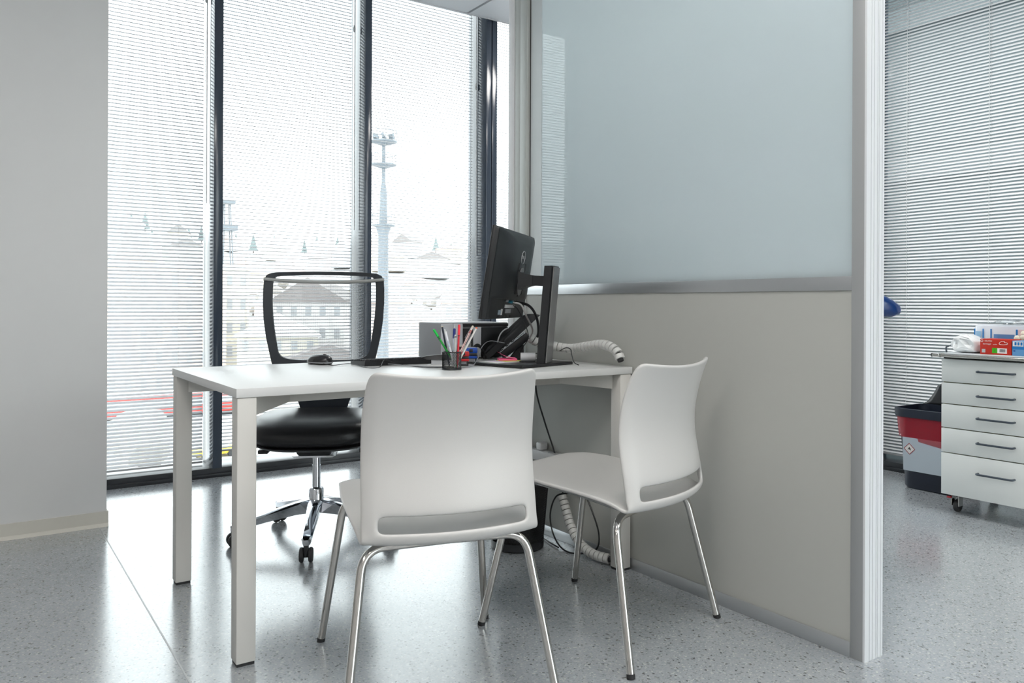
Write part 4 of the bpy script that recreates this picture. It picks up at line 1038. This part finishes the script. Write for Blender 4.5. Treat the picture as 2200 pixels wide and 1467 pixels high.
sn = MB().lathe([(7.2, GZ + .02), (58, GZ + .06)], 48, cap=False).build('bounce_snow_field', mat('bounce_snow', (.80, .82, .85), .9)); sn['kind'] = 'structure'  # unseen brighter snow added below the building to bounce light indoors
M_ROOFSNOW = mat('snow_roof', (.78, .79, .81), .8); M_ROOFDARK = mat('dark_roof', (.22, .20, .195), .7); M_ROOFRED = mat('red_roof', (.52, .36, .31), .7)
M_WINDK = mat('far_window', (.34, .36, .38), .3)
WALLS = {'cream': (.62, .59, .51), 'pink': (.66, .54, .50), 'white': (.66, .66, .66), 'ochre': (.58, .50, .40), 'green': (.54, .61, .57), 'grey': (.50, .50, .51), 'orange': (.68, .54, .45)}
def house(label, x, y, w, d, h, rh, wall, roof, rz=0, z=None, wins=None, flat=False, group=None, name='house'):
    z = terrain(x, y) - .5 if z is None else z
    t = thing(name, label, 'house' if not flat else 'building', (x, y, z), rz, group)
    m = mat('wall_' + wall, WALLS[wall], .8)
    MB().box(-w / 2, w / 2, -d / 2, d / 2, 0, h).build('walls', m, t)
    if flat: MB().box(-w / 2 - .3, w / 2 + .3, -d / 2 - .3, d / 2 + .3, h, h + rh).build('roof', roof, t)
    else:
        b = MB(); o = .5
        b.prism([(-w / 2 - o, h - .2), (w / 2 + o, h - .2), (w / 2 + o, h + .1), (0, h + rh), (-w / 2 - o, h + .1)], -d / 2 - o, d / 2 + o, Matrix.Rotation(R(90), 4, 'X')); b.build('roof', roof, t)
    if wins:
        nx, nz = wins
        for i in range(nx):
            for j in range(nz):
                cx = -w / 2 + w * (i + .5) / nx; cz = h * (j + .55) / nz
                MB().box(cx - w / nx * .2, cx + w / nx * .2, -d / 2 - .06, -d / 2 + .02, cz - h / nz * .22, cz + h / nz * .22).build('window', M_WINDK, t)
    return t
house('long orange and cream apartment block seen through the leftmost blind', 24.5, 140, 22, 12, 20.5, .8, 'orange', M_ROOFSNOW, -8, GZ - .1, (10, 5), True, name='apartment_block')
house('cream apartment block beside the long orange one, through the leftmost blind', 38, 150, 9, 10, 21, .8, 'cream', M_ROOFSNOW, -8, GZ - .1, (4, 5), True, name='apartment_block')
house('pink gabled house left of the pale green building, third window', 58, 122, 8, 10, 15.5, 5.2, 'pink', M_ROOFSNOW, -28, GZ - .1, (3, 4))
house('pink gabled house second from the mast, third window', 69.5, 116, 7.5, 8, 15.5, 5.5, 'pink', M_ROOFSNOW, -28, GZ - .1, (3, 4))
house('pale green building with snowy roof, right side of third window', 76, 104, 9, 7, 14, 3.0, 'green', M_ROOFSNOW, -28, GZ - .1, (3, 4))
house('yellowish three-storey villa left of the office chair back', 41, 126, 12, 10, 10, 3.5, 'cream', M_ROOFSNOW, -18, GZ - .1, (5, 3))
house('house with broad dark roof seen through the chair mesh', 52.5, 139, 13, 10, 15.5, 4.2, 'white', M_ROOFDARK, -40, GZ - .1, (5, 4))
house('large cream house beside the dark-roofed one, through chair mesh', 63, 158, 11, 10, 18, 3, 'cream', M_ROOFSNOW, -20, GZ - .1, (4, 4))
house('low ochre house in front of the dark-roofed one, through chair mesh', 44, 112, 14, 8, 6.5, 2.8, 'ochre', M_ROOFDARK, -22, GZ - .1, (6, 2))
wl_ = ['cream', 'white', 'pink', 'grey', 'ochre', 'white']
rf_ = [M_ROOFSNOW, M_ROOFSNOW, M_ROOFRED, M_ROOFDARK, M_ROOFSNOW]
k = 0
for ring, n in ((215, 6), (260, 8), (310, 9), (365, 10), (420, 11)):
    for i in range(n):
        a = R(7 + 34 * (i + rnd.uniform(.4, .6)) / n); d = ring + rnd.uniform(-10, 10)
        x, y = d * math.sin(a), d * math.cos(a)
        house('small snowy-roofed house scattered on the distant hillside', x, y, rnd.uniform(8, 14), rnd.uniform(8, 11), rnd.uniform(5, 9), rnd.uniform(2.5, 4.5), wl_[k % 6], rf_[(k * 3 + i) % 5], rnd.uniform(-60, 20), group='houses on the distant hillside'); k += 1
# conifers on the ridge and bare bushes below
M_HAZY_CONIF = mat('conifer', (.15, .18, .18), .9); M_BUSH = mat('bare_bush', (.34, .31, .28), .95); M_TRUNK = mat('trunk', (.10, .08, .07), .9)  # conifer colour lightened to stand in for distance haze
cm = MB()
for j in range(4): cm.lathe([(1.0 - .22 * j, .18 + .2 * j), (.10, .50 + .2 * j)], 9)
cme = cm.mesh('crown', M_HAZY_CONIF, 20); tme = MB().lathe([(.12, -.1), (.08, .25)], 6).mesh('trunk', M_TRUNK)
for i in range(34):
    a = R(7 + 34 * (i + rnd.random()) / 34); d = rnd.choice((470, 490, 500, 455)) + rnd.uniform(-8, 12); x, y = d * math.sin(a), d * math.cos(a)
    t = thing('conifer', 'dark conifer on the ridge of the distant hill', 'tree', (x, y, terrain(x, y)), 0, 'conifers along the ridge')
    s = rnd.uniform(4.5, 10); t.scale = (s * .33, s * .33, s)
    link('crown', cme, t); link('trunk', tme, t)
bme = [MB().ico((0, 0, 1.0), 1.0, 2, (1, 1, .85), .5).mesh('crown', M_BUSH, 10) for _ in range(3)]
PLACED = [(o.location.x, o.location.y, 9.0) for o in bpy.data.objects if o.parent is None and o.get('category') in ('house', 'building')] + [(75, 287, 6), (28.25, 60, 3), (22.5, 110, 12), (24.5, 140, 14), (17.5, 66, 4), (19.8, 80, 4), (20.5, 62, 4), (25, 72, 4)]
nt_ = 0
while nt_ < 90:
    a = R(7 + 35 * rnd.random()); d = rnd.uniform(62, 340); x, y = d * math.sin(a), d * math.cos(a); i = nt_
    if any(math.hypot(x - p[0], y - p[1]) < p[2] + 3 for p in PLACED): continue   # keep clear of houses, cars and masts
    PLACED.append((x, y, 3.0)); nt_ += 1
    t = thing('bare_tree', 'bare brown winter tree among the houses outside', 'tree', (x, y, terrain(x, y)), rnd.uniform(0, 360), 'bare winter trees outside')
    s = rnd.uniform(1.3, 3.6); t.scale = (s, s, s)
    link('crown', bme[i % 3], t); o = link('trunk', tme, t)
# red tram and parked cars in the street
tr = thing('tram', 'long red tram in the street below the leftmost blind', 'tram', (22.5, 110, GZ), 4)
MB().box(-9.5, 9.5, -1.2, 1.2, .5, 3.2, .25).build('body', mat('tram_red', (.50, .05, .04), .4), tr)
MB().box(-9.0, 9.0, -1.23, 1.23, 1.7, 2.6).build('window_band', M_WINDK, tr); MB().box(-9.3, 9.3, -1.0, 1.0, 3.2, 3.5).build('roof', M_ROOFSNOW, tr)
MB().box(-8.5, 8.5, -1.0, 1.0, 0, .5).build('undercarriage', M_BLACKM, tr)
def car(label, x, y, rz, col, cname):
    t = thing('parked_car', label, 'car', (x, y, GZ), rz); m = mat('car_' + cname, col, .3)
    MB().box(-2.1, 2.1, -.85, .85, .3, .9, .15).build('body', m, t)
    MB().loft([[(s * l, w * q_, z) for s, q_ in ((-1, -1), (1, -1), (1, 1), (-1, 1))] for l, w, z in ((1.3, .8, .88), (.8, .68, 1.45))]).build('cabin', M_WINDK, t)
    for sx in (-1.3, 1.3):
        for sy in (-.8, .8): MB().lathe([(.32, -.1), (.32, .1)], 12, rotM(90, 0, 0, (sx, sy, .32))).build('wheel', M_RUBBER, t)
car('yellow car parked below the leftmost blind', 17.5, 66, 10, (.55, .40, .04), 'yellow'); car('yellow taxi parked further along below the leftmost blind', 19.8, 80, 12, (.55, .40, .04), 'yellow2')
car('dark blue car parked left of the desk leg', 20.5, 62, 8, (.05, .07, .12), 'blue'); car('white car parked behind the desk leg', 17.0, 52, 8, (.5, .5, .5), 'white')
car('grey car parked in the street behind the office chair', 25, 72, 8, (.2, .2, .21), 'grey')
# floodlight mast
MX, MY = 28.25, 60.0
ma = thing('floodlight_mast', 'tall floodlight mast with round platforms seen through the third window', 'mast', (MX, MY, GZ))
M_MAST = mat('mast_steel', (.16, .18, .20), .6)
zz = lambda z: z - GZ
b = MB(); b.lathe([(.55, 0), (.42, zz(6.6)), (.62, zz(7.3))], 14); b.build('column', M_MAST, ma)
b = MB(); b.lathe([(.36, zz(7.4)), (.28, zz(10.2)), (.16, zz(11.0)), (.14, zz(14.2))], 12); b.build('upper_column', M_MAST, ma)
for z, r_ in ((7.45, .95), (12.45, 1.05), (14.35, 1.1)):
    p = MB().lathe([(.3, zz(z) - .28), (r_, zz(z) - .04), (r_, zz(z) + .04), (.3, zz(z) + .04)], 20).build('platform', M_MAST, ma)
    b = MB()
    for k in range(10):
        a = 2 * math.pi * k / 10; b.tube([(r_ * math.cos(a), r_ * math.sin(a), zz(z)), (r_ * math.cos(a), r_ * math.sin(a), zz(z) + .85)], .025, 5)
    b.tube([(r_ * math.cos(2 * math.pi * k / 24), r_ * math.sin(2 * math.pi * k / 24), zz(z) + .85) for k in range(24)], .03, 5, closed=True); b.build('railing', M_MAST, p)
for k in range(6):
    a = 2 * math.pi * k / 6
    MB().box(-.2, .2, -.12, .12, -.18, .18, M=rotM(20, 0, math.degrees(a), (.75 * math.cos(a), .75 * math.sin(a), zz(14.75)))).build('floodlight', M_MAST, ma)
MB().tube([(.6, 0, zz(14.3)), (.95, 0, zz(15.6))], .03, 5).build('antenna', M_MAST, ma)
# second, thinner mast far left
mb_ = thing('lattice_tower', 'small lattice tower on the hill seen through the leftmost blind', 'tower', (75, 287, terrain(75, 287)))
b = MB(); hgt = 34
for sx in (-1, 1):
    for sy in (-1, 1): b.tube([(sx * 2.2, sy * 2.2, 0), (sx * .9, sy * .9, hgt)], .25, 5)
b.build('frame', M_MAST, mb_)
MB().box(-3, 3, -3, 3, hgt * .72, hgt * .78).build('platform', M_MAST, mb_); MB().box(-2.4, 2.4, -2.4, 2.4, hgt, hgt + 1.2).build('platform', M_MAST, mb_)
# dark office block across the narrow yard from the side facade
ob = thing('office_block', 'dark teal office block across the yard, glimpsed through the right-hand blinds', 'building', (17.0, 2.0, GZ))
MB().box(0, 12, -16, 16, 0, 27).build('facade', mat('slate_facade', (.030, .045, .050), .5), ob)
for j in range(8):
    MB().box(-.15, .02, -16, 16, 1.2 + j * 3.3, 1.7 + j * 3.3).build('string_course', mat('slate_band', (.06, .075, .08), .6), ob)
